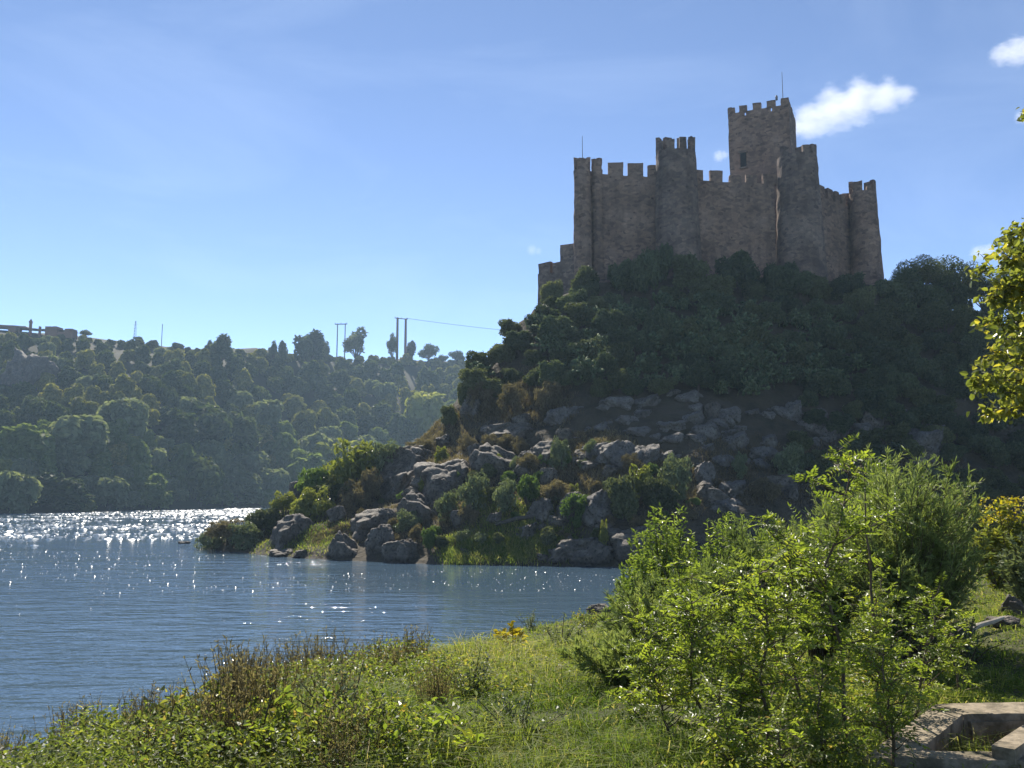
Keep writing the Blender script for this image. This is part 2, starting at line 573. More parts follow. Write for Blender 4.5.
M['pad'] = leaf_mat('cactus_pad', [(0, (0.057, 0.085, 0.040)), (.5, (0.097, 0.131, 0.063)), (1, (0.148, 0.177, 0.085))], 0.0, 1, .75, .08)


# ------------------------------------------------------------------ mesh building
class MB:
    def __init__(self):
        self.v, self.q, self.t, self.n = [], [], [], 0
        self.qt, self.tt, self.qm, self.tm = [], [], [], []

    def add(self, V, F, tint=0.5, mi=0):
        V, F = np.asarray(V, float).reshape(-1, 3), np.asarray(F, np.int64)
        tint = np.broadcast_to(np.asarray(tint, float), (len(F),))
        if F.shape[1] == 4:
            self.q.append(F + self.n)
            self.qt.append(tint)
            self.qm.append(np.full(len(F), mi))
        else:
            self.t.append(F + self.n)
            self.tt.append(tint)
            self.tm.append(np.full(len(F), mi))
        self.v.append(V)
        self.n += len(V)

    def mesh(self, name, mats, smooth_=False):
        me = bpy.data.meshes.new(name)
        V = np.concatenate(self.v)
        nq, nt = sum(map(len, self.q)), sum(map(len, self.t))
        loops = np.concatenate([a.ravel() for a in self.q + self.t]).astype(np.int32)
        me.vertices.add(len(V))
        me.vertices.foreach_set('co', V.astype(np.float32).ravel())
        me.loops.add(len(loops))
        me.loops.foreach_set('vertex_index', loops)
        me.polygons.add(nq + nt)
        st = np.concatenate([np.arange(nq) * 4, nq * 4 + np.arange(nt) * 3]).astype(np.int32)
        me.polygons.foreach_set('loop_start', st)
        mi = np.concatenate(self.qm + self.tm).astype(np.int32)
        me.polygons.foreach_set('material_index', mi)
        me.polygons.foreach_set('use_smooth', np.full(nq + nt, bool(smooth_)))
        me.update(calc_edges=True)
        a = me.attributes.new('tint', 'FLOAT', 'FACE')
        a.data.foreach_set('value', np.concatenate(self.qt + self.tt).astype(np.float32))
        for m in (mats if isinstance(mats, (list, tuple)) else [mats]):
            me.materials.append(m)
        return me

    def build(self, name, mats, parent=None, smooth_=False):
        o = bpy.data.objects.new(name, self.mesh(name, mats, smooth_))
        COL.objects.link(o)
        if parent is not None:
            o.parent = parent
        return o


def tag(o, label=None, cat=None, group=None, kind=None):
    if label:
        o['label'] = label
    if cat:
        o['category'] = cat
    if group:
        o['group'] = group
    if kind:
        o['kind'] = kind
    return o


def empty(name, loc, label, cat, group=None, rz=0, sc=1):
    o = bpy.data.objects.new(name, None)
    o.empty_display_size = .3
    COL.objects.link(o)
    o.location = tuple(float(q) for q in loc)
    o.rotation_euler = (0, 0, rz)
    o.scale = (sc, sc, sc) if np.isscalar(sc) else sc
    return tag(o, label, cat, group)


KIDS = {}


def dup(root, loc, rz=0, sc=1, label=None, group=None):
    r = root.copy()
    COL.objects.link(r)
    place(r, loc, rz, sc)
    if label:
        r['label'] = label
    if group:
        r['group'] = group
    elif 'group' in r:
        del r['group']
    if root.name not in KIDS:
        KIDS[root.name] = [c for c in bpy.data.objects if c.parent == root]
    for ch in KIDS[root.name]:
        c = ch.copy()
        COL.objects.link(c)
        c.parent = r
    return r


def place(o, loc, rz=0, sc=1):
    o.location = tuple(float(q) for q in loc)
    o.rotation_euler = (0, 0, rz)
    o.scale = (sc, sc, sc) if np.isscalar(sc) else tuple(float(q) for q in sc)


class Proto:
    """First use moves the source itself, later uses copy it."""

    def __init__(self, root):
        self.root, self.used = root, False

    def put(self, loc, rz=0, sc=1, label=None, group=None):
        if not self.used:
            self.used = True
            place(self.root, loc, rz, sc)
            if label:
                self.root['label'] = label
            if group:
                self.root['group'] = group
            return self.root
        return dup(self.root, loc, rz, sc, label, group)


def nrm(a):
    return a / np.maximum(np.linalg.norm(a, axis=-1, keepdims=True), 1e-9)


def rdir(n, rng=RNG):
    return nrm(rng.normal(size=(n, 3)))


def leaves(mb, P, D, N, L, W, tint=.5, fold=.18, droop=.12, mi=0):
    n = len(P)
    if n == 0:
        return
    L, W = np.broadcast_to(L, (n,))[:, None], np.broadcast_to(W, (n,))[:, None]
    U = nrm(D)
    R = nrm(np.cross(U, N))
    Nn = np.cross(R, U)
    b = P
    tip = P + U * L - Nn * L * droop
    r1 = P + U * L * .33 + R * W * .46 + Nn * W * fold
    r2 = P + U * L * .70 + R * W * .38 + Nn * W * fold * .8 - Nn * L * droop * .4
    l1 = P + U * L * .33 - R * W * .46 + Nn * W * fold
    l2 = P + U * L * .70 - R * W * .38 + Nn * W * fold * .8 - Nn * L * droop * .4
    V = np.stack([b, r1, r2, tip, l2, l1], 1).reshape(-1, 3)
    i = np.arange(n)[:, None] * 6
    F = np.concatenate([i + np.array([[0, 1, 2, 3]]), i + np.array([[0, 3, 4, 5]])], 0)
    t = np.broadcast_to(tint, (n,))
    mb.add(V, F, np.concatenate([t, t]), mi)


def blades(mb, P, D, L, W, tint=.5, bend=.35, rng=RNG, mi=0):
    n = len(P)
    L, W = np.broadcast_to(L, (n,))[:, None], np.broadcast_to(W, (n,))[:, None]
    U = nrm(D)
    a = rng.uniform(0, 2 * np.pi, n)
    H = np.stack([np.cos(a), np.sin(a), np.zeros(n)], 1)
    R = nrm(np.cross(U, H))
    B = nrm(np.stack([np.cos(a), np.sin(a), np.full(n, -.5)], 1))
    m = P + U * L * .55 + B * L * bend * .15
    tip = P + U * L * (1 - bend * .25) + B * L * bend
    V = np.stack([P - R * W * .5, P + R * W * .5, m + R * W * .4, m - R * W * .4, tip], 1).reshape(-1, 3)
    i = np.arange(n)[:, None] * 5
    mb.add(V, i + np.array([[0, 1, 2, 3]]), np.broadcast_to(tint, (n,)), mi)
    # tip triangles share the vertices
    mb.t.append(i + np.array([[3, 2, 4]]) + mb.n - len(V))
    mb.tt.append(np.broadcast_to(np.asarray(tint, float), (n,)))
    mb.tm.append(np.full(n, mi))


def sticks(mb, A, B, ra, rb, tint=.5, mi=0):
    """many thin three-sided twigs"""
    A, B = np.asarray(A, float).reshape(-1, 3), np.asarray(B, float).reshape(-1, 3)
    n = len(A)
    if n == 0:
        return
    ra, rb = np.broadcast_to(ra, (n,)), np.broadcast_to(rb, (n,))
    U = nrm(B - A)
    h = np.where(np.abs(U[:, 2:3]) > .9, np.array([[1., 0, 0]]), np.array([[0, 0, 1.]]))
    X = nrm(np.cross(U, h))
    Y = np.cross(U, X)
    V = []
    for base, r in ((A, ra), (B, rb)):
        for k in range(3):
            c, s = math.cos(k * 2.0944), math.sin(k * 2.0944)
            V.append(base + (X * c + Y * s) * r[:, None])
    V = np.stack(V, 1).reshape(-1, 3)
    i = np.arange(n)[:, None] * 6
    F = np.concatenate([i + np.array([[k, (k + 1) % 3, 3 + (k + 1) % 3, 3 + k]]) for k in range(3)])
    mb.add(V, F, tint, mi)


def tube(mb, pts, rad, n=7, tint=.5, mi=0, cap=True):
    pts = np.asarray(pts, float)
    k = len(pts)
    rad = np.broadcast_to(np.asarray(rad, float), (k,))
    T = nrm(np.gradient(pts, axis=0))
    h = np.array([1., 0, 0]) if abs(T[0][2]) > .8 else np.array([0, 0, 1.])
    V = []
    X = nrm(np.cross(T[0], h))
    for i in range(k):
        X = nrm(X - T[i] * (X @ T[i]))
        Y = np.cross(T[i], X)
        for j in range(n):
            a = 2 * math.pi * j / n
            V.append(pts[i] + (X * math.cos(a) + Y * math.sin(a)) * rad[i])
    F = [(i * n + j, i * n + (j + 1) % n, (i + 1) * n + (j + 1) % n, (i + 1) * n + j) for i in range(k - 1) for j in range(n)]
    mb.add(V, F, tint, mi)
    if cap:
        V2 = V[-n:] + [pts[-1]]
        mb.add(V2, [(j, (j + 1) % n, n) for j in range(n)], tint, mi)


def box(mb, c, s, rz=0, mi=0, tint=.5):
    c, s = np.asarray(c, float), np.asarray(s, float) / 2
    V = np.array([[x, y, z] for z in (-1, 1) for y in (-1, 1) for x in (-1, 1)]) * s
    co, si = math.cos(rz), math.sin(rz)
    V = V @ np.array([[co, si, 0], [-si, co, 0], [0, 0, 1]]) + c
    F = [(0, 2, 3, 1), (4, 5, 7, 6), (0, 1, 5, 4), (2, 6, 7, 3), (0, 4, 6, 2), (1, 3, 7, 5)]
    mb.add(V, F, tint, mi)


def rough_slab(mb, P, amp=.08, seed=0):
    """shift every vertex a little, same place same shift, so joints stay closed"""
    for a in mb.v:
        a += amp * np.stack([vnoise(a * 1.3 + 5, seed), vnoise(a * 1.3 + 40, seed + 1), vnoise(a * 1.3 + 90, seed + 2)], -1)


def grid_block(mb, p0, p1, thick, z0, z1a, z1b, step=.9, inward=(0, 1)):
    """a wall block from p0 to p1 (plan), subdivided so that its edges can be worn; z1a/z1b top heights at the ends"""
    p0, p1 = np.asarray(p0, float)[:2], np.asarray(p1, float)[:2]
    L = np.linalg.norm(p1 - p0)
    u = (p1 - p0) / L
    nv = np.array([-u[1], u[0]])
    if nv @ np.asarray(inward, float) < 0:
        nv = -nv
    nu, nz = max(1, int(L / step)), max(1, int((max(z1a, z1b) - z0) / step))
    ring = [(p0 + u * L * i / nu) for i in range(nu + 1)] + [(p1 - u * L * i / nu + nv * thick) for i in range(nu + 1)]
    tt = [i / nu for i in range(nu + 1)] + [1 - i / nu for i in range(nu + 1)]
    k = len(ring)
    V = []
    for j in range(nz + 1):
        for r, t in zip(ring, tt):
            zt = z1a + (z1b - z1a) * t
            V.append((r[0], r[1], z0 + (zt - z0) * j / nz))
    F = [(j * k + i, j * k + (i + 1) % k, (j + 1) * k + (i + 1) % k, (j + 1) * k + i) for j in range(nz) for i in range(k)]
    for i in range(nu):
        F.append((nz * k + i, nz * k + i + 1, nz * k + k - 2 - i, nz * k + k - 1 - i))
    mb.add(V, F)


def grid_mesh(name, xs, ys, H, m, smooth_=True):
    X, Y = np.meshgrid(xs, ys)
    Z = H(X, Y)
    V = np.stack([X, Y, Z], -1).reshape(-1, 3)
    nx, ny = len(xs), len(ys)
    i, j = np.meshgrid(np.arange(nx - 1), np.arange(ny - 1))
    a = (j * nx + i).ravel()
    mb = MB()
    mb.add(V, np.stack([a, a + 1, a + nx + 1, a + nx], 1))
    o = mb.build(name, m, None, smooth_)
    o['kind'] = 'structure'
    return o


def axis(parts):
    return np.unique(np.concatenate([np.arange(a, b + 1e-6, s) for a, b, s in parts]))


# ------------------------------------------------------------------ the setting
grid_mesh('ground', axis([(-40, -14, 2), (-14, 2, .22), (2, 4.6, .05), (4.6, 14, .22), (14, 60, 1.2), (60, 400, 10)]),
          axis([(-200, -10, 10), (-10, 2, 1), (2, 4.6, .22), (4.6, 6.6, .05), (6.6, 30, .22), (30, 52, .35), (52, 74, 2)]), H_bank, M['bank'])
grid_mesh('hill', axis([(-48, 70, .45), (70, 180, 2.5)]), axis([(62, 125, .45), (125, 230, 2.5)]), H_isl, M['hill'])
grid_mesh('hills', axis([(-1500, -400, 25), (-400, 120, 4), (120, 1500, 25)]), axis([(40, 180, 10), (180, 640, 4), (640, 1400, 30)]), H_far, M['far'])
mb = MB()
mb.add([(-1500, -210, -2.7), (1500, -210, -2.7), (1500, 1400, -2.7), (-1500, 1400, -2.7)], [(0, 1, 2, 3)])
mb.build('riverbed', M['bank'])['kind'] = 'structure'


def water_mat():
    m, n, l, b = mat('river_water')
    b.inputs['Base Color'].default_value = (.062, .104, .148, 1)
    b.inputs['Roughness'].default_value = .05
    b.inputs['IOR'].default_value = 1.333
    geo = n.new('ShaderNodeNewGeometry')

    def layer(scale, stretch, detail, rot, rough=.55):
        mp = n.new('ShaderNodeMapping')
        mp.inputs['Rotation'].default_value = (0, 0, rot)
        mp.inputs['Scale'].default_value = stretch
        l.new(geo.outputs['Position'], mp.inputs[0])
        t = n.new('ShaderNodeTexNoise')
        t.inputs['Scale'].default_value = scale
        t.inputs['Detail'].default_value = detail
        t.inputs['Roughness'].default_value = rough
        l.new(mp.outputs[0], t.inputs['Vector'])
        return t.outputs[0]
    big = layer(.055, (1, 2.2, 1), 3, .15)          # calm and ruffled patches
    rb = ramp(n, [(.36, (.45, .45, .45)), (.62, (1, 1, 1))])
    l.new(big, rb.inputs[0])
    # sheltered water in the lee of the rocks lies calmer
    ds = n.new('ShaderNodeVectorMath')
    ds.operation = 'DISTANCE'
    l.new(geo.outputs['Position'], ds.inputs[0])
    ds.inputs[1].default_value = (3, 65, 0)
    sh = n.new('ShaderNodeMapRange')
    sh.inputs['From Min'].default_value = 8
    sh.inputs['From Max'].default_value = 24
    sh.inputs['To Min'].default_value = .12
    sh.inputs['To Max'].default_value = 1
    l.new(ds.outputs['Value'], sh.inputs['Value'])
    mu = n.new('ShaderNodeMath')
    mu.operation = 'MULTIPLY'
    l.new(rb.outputs[0], mu.inputs[0])
    l.new(sh.outputs[0], mu.inputs[1])
    w1 = layer(.42, (.55, 1.5, 1), 2, .12)
    w2 = layer(1.5, (.6, 1.5, 1), 3, -.18, .5)
    w3 = layer(5, (.8, 1.3, 1), 2, .1)
    prev = None
    for w, dist in ((w1, .32), (w2, .15), (w3, .018)):
        bp = n.new('ShaderNodeBump')
        bp.inputs['Distance'].default_value = dist
        l.new(mu.outputs[0], bp.inputs['Strength'])
        l.new(w, bp.inputs['Height'])
        if prev:
            l.new(prev, bp.inputs['Normal'])
        prev = bp.outputs[0]
    l.new(prev, b.inputs['Normal'])
    return m


mb = MB()
mb.add([(-1500, -205, 0), (1500, -205, 0), (1500, 1300, 0), (-1500, 1300, 0)], [(0, 1, 2, 3)])
mb.build('water', water_mat())['kind'] = 'structure'

# choppy wavelets where the current and the wind ruffle the river: small steep facets that catch the sun
def wavelets(n, poly, s0, s1, steep, seed):
    rng = np.random.default_rng(seed)
    lo, hi = np.array(poly).min(0), np.array(poly).max(0)
    out = []
    P = np.stack([rng.uniform(lo[0], hi[0], n * 4), rng.uniform(lo[1], hi[1], n * 4)], 1)
    ins = np.zeros(len(P), bool)
    for (ax, ay), (bx, by) in zip(poly, poly[1:] + poly[:1]):
        ins ^= ((ay > P[:, 1]) != (by > P[:, 1])) & (P[:, 0] < (bx - ax) * (P[:, 1] - ay) / (by - ay + 1e-9) + ax)
    P = P[ins]
    patch = fbm(P * np.array([.045, .09]), seed, 3)
    P = P[(patch > rng.uniform(-.5, .5, len(P)))][:n]
    h = np.maximum(H_isl(P[:, 0], P[:, 1], False), np.maximum(H_far(P[:, 0], P[:, 1]), H_bank(P[:, 0], P[:, 1])))
    P = P[h < -.05]
    n = len(P)
    w = s0 + (s1 - s0) * rng.uniform(0, 1, n) ** 2
    a = rng.normal(size=n) * .5
    ux, uy = np.cos(a), np.sin(a)
    ht = w * .5 * .55 * rng.uniform(.12, .42, n) * steep
    off = rng.uniform(-.25, .25, (n, 2))
    V = []
    for cx, cyy in ((-1, -.55), (1, -.55), (1, .55), (-1, .55)):
        V.append(np.stack([P[:, 0] + (cx * ux - cyy * uy) * w * .5, P[:, 1] + (cx * uy + cyy * ux) * w * .5, np.full(n, -.02)], 1))
    V.append(np.stack([P[:, 0] + off[:, 0] * w, P[:, 1] + off[:, 1] * w * .5, ht], 1))
    V = np.stack(V, 1).reshape(-1, 3)
    i = np.arange(n)[:, None] * 5
    return V, np.concatenate([i + np.array([[k, (k + 1) % 4, 4]]) for k in range(4)])


mwv = bpy.data.materials.new('wavelet_water')
mwv.use_nodes = True
_b = mwv.node_tree.nodes['Principled BSDF']
_b.inputs['Base Color'].default_value = (.062, .104, .148, 1)
_b.inputs['Roughness'].default_value = .32
_b.inputs['IOR'].default_value = 1.333
mb = MB()
for args in ((11000, [(-190, 150), (-60, 95), (-40, 110), (-60, 200), (-100, 360), (-220, 260)], .4, 1.3, 1.15, 1),
             (1900, [(-75, 62), (-26, 60), (-28, 95), (-75, 110)], .08, .27, 1.2, 2),
             (2000, [(-26, 54), (8, 56), (8, 72), (-26, 78)], .06, .22, 1.25, 3),
             (60, [(-40, 40), (-8, 36), (2, 50), (-30, 60)], .06, .2, .9, 4)):
    mb.add(*wavelets(*args))
mb.build('ripples', mwv)['kind'] = 'stuff'

# haze: the air between here and the far bank
mb = MB()
box(mb, (0, 595, 58.1), (3100, 1650, 124))
hz = mb.build('haze', [])
hz['kind'] = 'stuff'
hm = bpy.data.materials.new('air')
hm.use_nodes = True
hm.node_tree.nodes.clear()
_o = hm.node_tree.nodes.new('ShaderNodeOutputMaterial')
_v = hm.node_tree.nodes.new('ShaderNodeVolumePrincipled')
_v.inputs['Color'].default_value = (.56, .78, 1, 1)
_v.inputs['Density'].default_value = .0002
_v.inputs['Anisotropy'].default_value = .3
hm.node_tree.links.new(_v.outputs[0], _o.inputs['Volume'])
hz.data.materials.append(hm)

# ------------------------------------------------------------------ castle
castle = empty('castle', at(700, 275, 124), 'ruined brown stone castle with battlements, round towers and a square keep on the rocky hill', 'castle')
CO = np.array(castle.location)


def cbuild(mbx, name, m, parent=None, amp=.09, seed=1, smooth_=False):
    if amp:
        rough_slab(mbx, None, amp, seed)
    for i in range(len(mbx.v)):
        mbx.v[i] = mbx.v[i] - CO
    return mbx.build(name, m, parent or castle, smooth_)


def Zat(py, Y):
    return at(512, py, Y)[2]


def XY(px, Y):
    return at(px, HORIZON, Y)[:2]


GROUND = 27.0


def merlons_on(parent, p0, p1, thick, spans, zf, m, seed):
    """spans: (t0, t1, base z, top z) along the line p0..p1"""
    p0, p1 = np.asarray(p0, float), np.asarray(p1, float)
    for k, (t0, t1, zb, zt) in enumerate(spans):
        mbx = MB()
        grid_block(mbx, p0 + (p1 - p0) * t0, p0 + (p1 - p0) * t1, thick, zb - .05, zt, zt - .04, .45)
        cbuild(mbx, 'merlon', m, parent, .09, seed + k)


def wall(pxa, Ya, pxb, Yb, top_a, top_b, mer, m=None, thick=1.7, seed=0, base=None, mthick=.65, inward=(0, 1)):
    """pixel ends at their own depths; top in pixel rows; mer = (pxL, pxR, py top)"""
    m = m or M['stone']
    p0, p1 = XY(pxa, Ya), XY(pxb, Yb)
    za, zb = Zat(top_a, Ya), Zat(top_b, Yb)
    mbx = MB()
    grid_block(mbx, p0, p1, thick, base or GROUND, za, zb, 1.0, inward)
    w = cbuild(mbx, 'curtain_wall', m, None, .10, seed)
    spans = []
    for a, b_, py in mer:
        def tt(px):
            k = (px - 512) / FPX
            # solve along the line with the pitch taken into account only approximately (XY used the horizon row)
            f = lambda t: (p0[0] + (p1[0] - p0[0]) * t) / (p0[1] + (p1[1] - p0[1]) * t)
            lo, hi = -.2, 1.2
            kk = at(px, py, Ya)[0] / Ya
            for _ in range(40):
                mid = (lo + hi) / 2
                if (f(mid) < kk) == (f(1) > f(0)):
                    lo = mid
                else:
                    hi = mid
            return lo
        t0, t1 = tt(a), tt(b_)
        Ym = Ya + (Yb - Ya) * (t0 + t1) / 2
        spans.append((t0, t1, za + (zb - za) * (t0 + t1) / 2, Zat(py, Ym)))
    merlons_on(w, p0, p1, mthick, spans, 0, m, seed + 50)
    return w


def round_tower(px, Y, r_top, r_base, top_py, mer, m=None, seed=0, base=None, par=.55, nseg=28):
    """a battered round tower; mer = (angle centre deg, angle width deg, top py) with angle 0 toward the camera, + to the right"""
    m = m or M['stone']
    c = at(px, top_py, Y)
    cx, cyy, zt = c[0], Y, Zat(top_py, Y - r_top)
    z0 = base or GROUND
    mbx = MB()
    nz = int((zt - z0) / .9)
    V = []
    prof = [(r_base + (r_top - r_base) * min(1, (j / nz) ** .85), z0 + (zt - z0) * j / nz) for j in range(nz + 1)]
    prof += [(r_top - par, zt), (r_top - par, zt - .9), (0.05, zt - .9)]
    for r, z in prof:
        for i in range(nseg):
            a = 2 * math.pi * i / nseg
            V.append((cx + r * math.sin(a), cyy - r * math.cos(a), z))
    k = len(prof)
    F = [(j * nseg + i, j * nseg + (i + 1) % nseg, (j + 1) * nseg + (i + 1) % nseg, (j + 1) * nseg + i) for j in range(k - 1) for i in range(nseg)]
    mbx.add(V, F)
    t = cbuild(mbx, 'tower', m, None, .11, seed)
    for q, (ac, aw, py) in enumerate(mer):
        mm = MB()
        zt2 = Zat(py, Y - r_top * math.cos(math.radians(ac)))
        ns = max(2, int(aw / 8))
        V = []
        for z in np.linspace(zt - .05, zt2, 4):
            for r in (r_top, r_top - par):
                for i in range(ns + 1):
                    a = math.radians(ac - aw / 2 + aw * i / ns)
                    V.append((cx + r * math.sin(a), cyy - r * math.cos(a), z))
        k = 2 * (ns + 1)
        loop = list(range(ns + 1)) + list(range(2 * ns + 1, ns, -1))
        F = []
        for j in range(3):
            for i in range(k):
                a, b_ = loop[i], loop[(i + 1) % k]
                F.append((j * k + a, j * k + b_, (j + 1) * k + b_, (j + 1) * k + a))
        for i in range(ns):
            F.append((3 * k + i, 3 * k + i + 1, 3 * k + ns + 2 + i, 3 * k + ns + 1 + i))
        mm.add(V, F)
        cbuild(mm, 'merlon', m, t, .08, seed + 20 + q)
    return t


def pxr(w, Y):
    return w * Y / FPX


# left corner tower and the half-round turret beside it
tA = round_tower(582, 121.5, pxr(8.6, 121.5), pxr(10, 121.5), 168, [(0, 75, 159), (-110, 60, 159), (110, 60, 159), (180, 60, 159)], M['stone'], 3)
tA2 = round_tower(597, 122.6, pxr(6, 122), pxr(7, 122), 168, [(0, 110, 159), (150, 70, 159), (-150, 70, 160)], M['stone'], 4, None, .5, 18)
w1 = wall(586, 122.5, 668, 121.5, 173, 177, [(608, 623, 162), (627.5, 643, 163), (647.5, 670, 165)], M['stone'], 1.8, 10)
tB = round_tower(675.5, 120.5, pxr(20.5, 120.5), pxr(26, 120.5), 147.5, [(-62, 26, 142), (-25, 22, 139.5), (12, 21, 136.5), (52, 22, 137), (105, 30, 139), (150, 28, 139), (195, 28, 139), (238, 24, 139)], M['stone_old'], 5)
w2 = wall(695, 121, 785, 122, 180, 184, [(694, 703, 169.5), (710, 722.5, 170.5), (730, 741, 175), (746, 757, 174.5), (763, 777, 174.5)], M['stone'], 1.8, 11)
tC = round_tower(796.5, 122, pxr(20, 122), pxr(28.5, 122), 151.5, [(12, 24, 144.5), (46, 26, 144.5), (95, 30, 146), (150, 34, 148), (205, 30, 148)], M['stone_old'], 6)
w3 = wall(812, 122.5, 863, 129.6, 189, 207, [(820, 825, 185.5), (828, 832.5, 188.5), (835, 839, 191.5), (841.5, 845, 194.5), (847, 850, 197)], M['stone'], 1.5, 12)
tD = round_tower(862.5, 129, pxr(13.2, 129), pxr(19, 129), 190, [(-48, 52, 181.5), (8, 22, 186), (55, 56, 181), (130, 40, 183), (190, 40, 183), (240, 30, 183)], M['stone'], 7)
# walls closing the ring behind
w4 = wall(868, 131, 850, 151, 193, 205, [], M['stone'], 1.6, 13, None, .6, (-1, 0))
w5 = wall(850, 151, 622, 151, 205, 205, [(630 + 26 * k, 642 + 26 * k, 194) for k in range(8)], M['stone'], 1.6, 14, None, .6, (0, -1))
w6 = wall(583, 123, 600, 151, 172, 200, [], M['stone'], 1.6, 15, None, .6, (1, 0))
# outer wall stepping down at the left
w7 = wall(538.5, 126.5, 563, 123.8, 274, 272, [(538.5, 550, 262.5), (552.5, 561, 262)], M['stone_old'], 1.3, 16, GROUND - 4)
w8 = wall(561.5, 124, 577, 122.3, 245, 243.5, [], M['stone_old'], 1.3, 17, GROUND - 2)

# keep
PHI = math.radians(24)
kr = at(789, 110, 131)
fd = np.array([-math.cos(PHI), math.sin(PHI)])
bd = np.array([math.sin(PHI), math.cos(PHI)])
KW = 9.3
k0 = kr[:2]
k1 = k0 + fd * KW
k2, k3 = k0 + bd * KW, k1 + bd * KW
kz = Zat(108.5, 131)
kpx = proj(np.array([k1[0], k1[1], kz]))[0]
mb = MB()
corners = [k1, k0, k2, k3]
nz = int((kz - GROUND) / 1.0)
ring = []
for a, b_ in zip(corners, corners[1:] + corners[:1]):
    for i in range(9):
        ring.append(a + (b_ - a) * i / 9)
nr = len(ring)
V = [(r[0], r[1], GROUND + (kz - GROUND) * j / nz) for j in range(nz + 1) for r in ring]
F = [(j * nr + i, j * nr + (i + 1) % nr, (j + 1) * nr + (i + 1) % nr, (j + 1) * nr + i) for j in range(nz) for i in range(nr)]
mb.add(V, F)
cc = (k0 + k3) / 2
V = [(r[0], r[1], kz) for r in ring] + [(cc[0], cc[1], kz)]
mb.add(V, [(i, (i + 1) % nr, nr) for i in range(nr)])
keep = cbuild(mb, 'keep', M['stone'], None, .09, 21)


def on_line(a, b_, px):
    lo, hi = 0., 1.
    for _ in range(40):
        mid = (lo + hi) / 2
        q = a + (b_ - a) * mid
        p = proj(np.array([q[0], q[1], kz]))[0]
        if p < px:
            lo = mid
        else:
            hi = mid
    return lo


# merlons of the keep's four sides (front from the photograph, parapet with two slits)
front = [(0, .115, 1.0), (.19, .32, 1.05), (.415, .55, 1.1), (.645, .785, 1.1), (.875, 1.0, 1.1)]
PAR = .75
for a, b_, inn in ((k1, k0, bd), (k0, k2, fd), (k2, k3, -bd), (k3, k1, -fd)):
    isf = inn is bd
    secs = [(0, .27), (.30, .70), (.73, 1)] if isf else [(0, 1)]
    mbx = MB()
    for s0, s1 in secs:
        grid_block(mbx, a + (b_ - a) * s0, a + (b_ - a) * s1, .6, kz - .03, kz + PAR, kz + PAR, .8, inn)
    if isf:
        for s0, s1 in ((.26, .31), (.69, .74)):
            grid_block(mbx, a + (b_ - a) * s0 + bd * .01, a + (b_ - a) * s1 + bd * .01, .56, kz - .02, kz + .06, kz + .06, .8, inn)
    par = cbuild(mbx, 'parapet', M['stone'], keep, .05, 22)
    for q, (s0, s1, hgt) in enumerate(front):
        mm = MB()
        grid_block(mm, a + (b_ - a) * s0 + inn * .004, a + (b_ - a) * s1 + inn * .004, .58, kz + PAR - .04, kz + PAR + hgt, kz + PAR + hgt - .05, .45, inn)
        cbuild(mm, 'merlon', M['stone'], keep, .07, 30 + q)
# window
t = on_line(k1, k0, 742)
c = k1 + (k0 - k1) * t
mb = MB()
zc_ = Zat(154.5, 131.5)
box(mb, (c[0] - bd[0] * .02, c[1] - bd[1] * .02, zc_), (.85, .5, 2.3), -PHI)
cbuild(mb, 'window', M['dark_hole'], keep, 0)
for dx, dz, sx, sz, nm in ((0, 1.32, 1.35, .32, 'lintel'), (0, -1.28, 1.3, .24, 'sill')):
    mb = MB()
    box(mb, (c[0] - bd[0] * .06, c[1] - bd[1] * .06, zc_ + dz), (sx, .55, sz), -PHI)
    cbuild(mb, nm, M['stone_old'], keep, .03, 5)
# flag poles
for px, py0, py1, Y in ((783, 72, 101, 133), (582.5, 136, 162, 121.8)):
    mb = MB()
    a, b_ = at(px, py1, Y), at(px, py0, Y)
    b_[:2] = a[:2]
    tube(mb, [a - [0, 0, 1.5], a, b_], [.07, .06, .035], 6)
    cbuild(mb, 'flagpole', M['metal'], castle, 0)
mb = MB()
a = at(776.5, 97, 131.2)
tube(mb, [a - [0, 0, .5], a, a + [0, 0, .25]], [.18, .2, .12], 8)
cbuild(mb, 'lamp', M['metal'], castle, 0)
# dark rock shelf beneath the front wall

# ------------------------------------------------------------------ far bank: shed, poles, cliff, trees
shed_y = hit_far(30, 336)[1] + 1.5
gz = at(30, 334, shed_y)
shed = empty('ruined_shed', gz, 'long low roofed ruin with open bays on the skyline of the far hill', 'ruin')
SO = np.array(shed.location)


def sbox(px0, px1, py0, py1, Y, dep, name, m, amp=.12, seed=0):
    a, b_ = at(px0, py1, Y), at(px1, py0, Y)
    mbx = MB()
    grid_block(mbx, (a[0], Y), (b_[0], Y), dep, a[2] - SO[2], b_[2] - SO[2], b_[2] - SO[2], 1.0)
    rough_slab(mbx, None, amp, seed)
    for i in range(len(mbx.v)):
        mbx.v[i] = mbx.v[i] - np.array([SO[0], SO[1], 0])
    return mbx.build(name, m, shed)


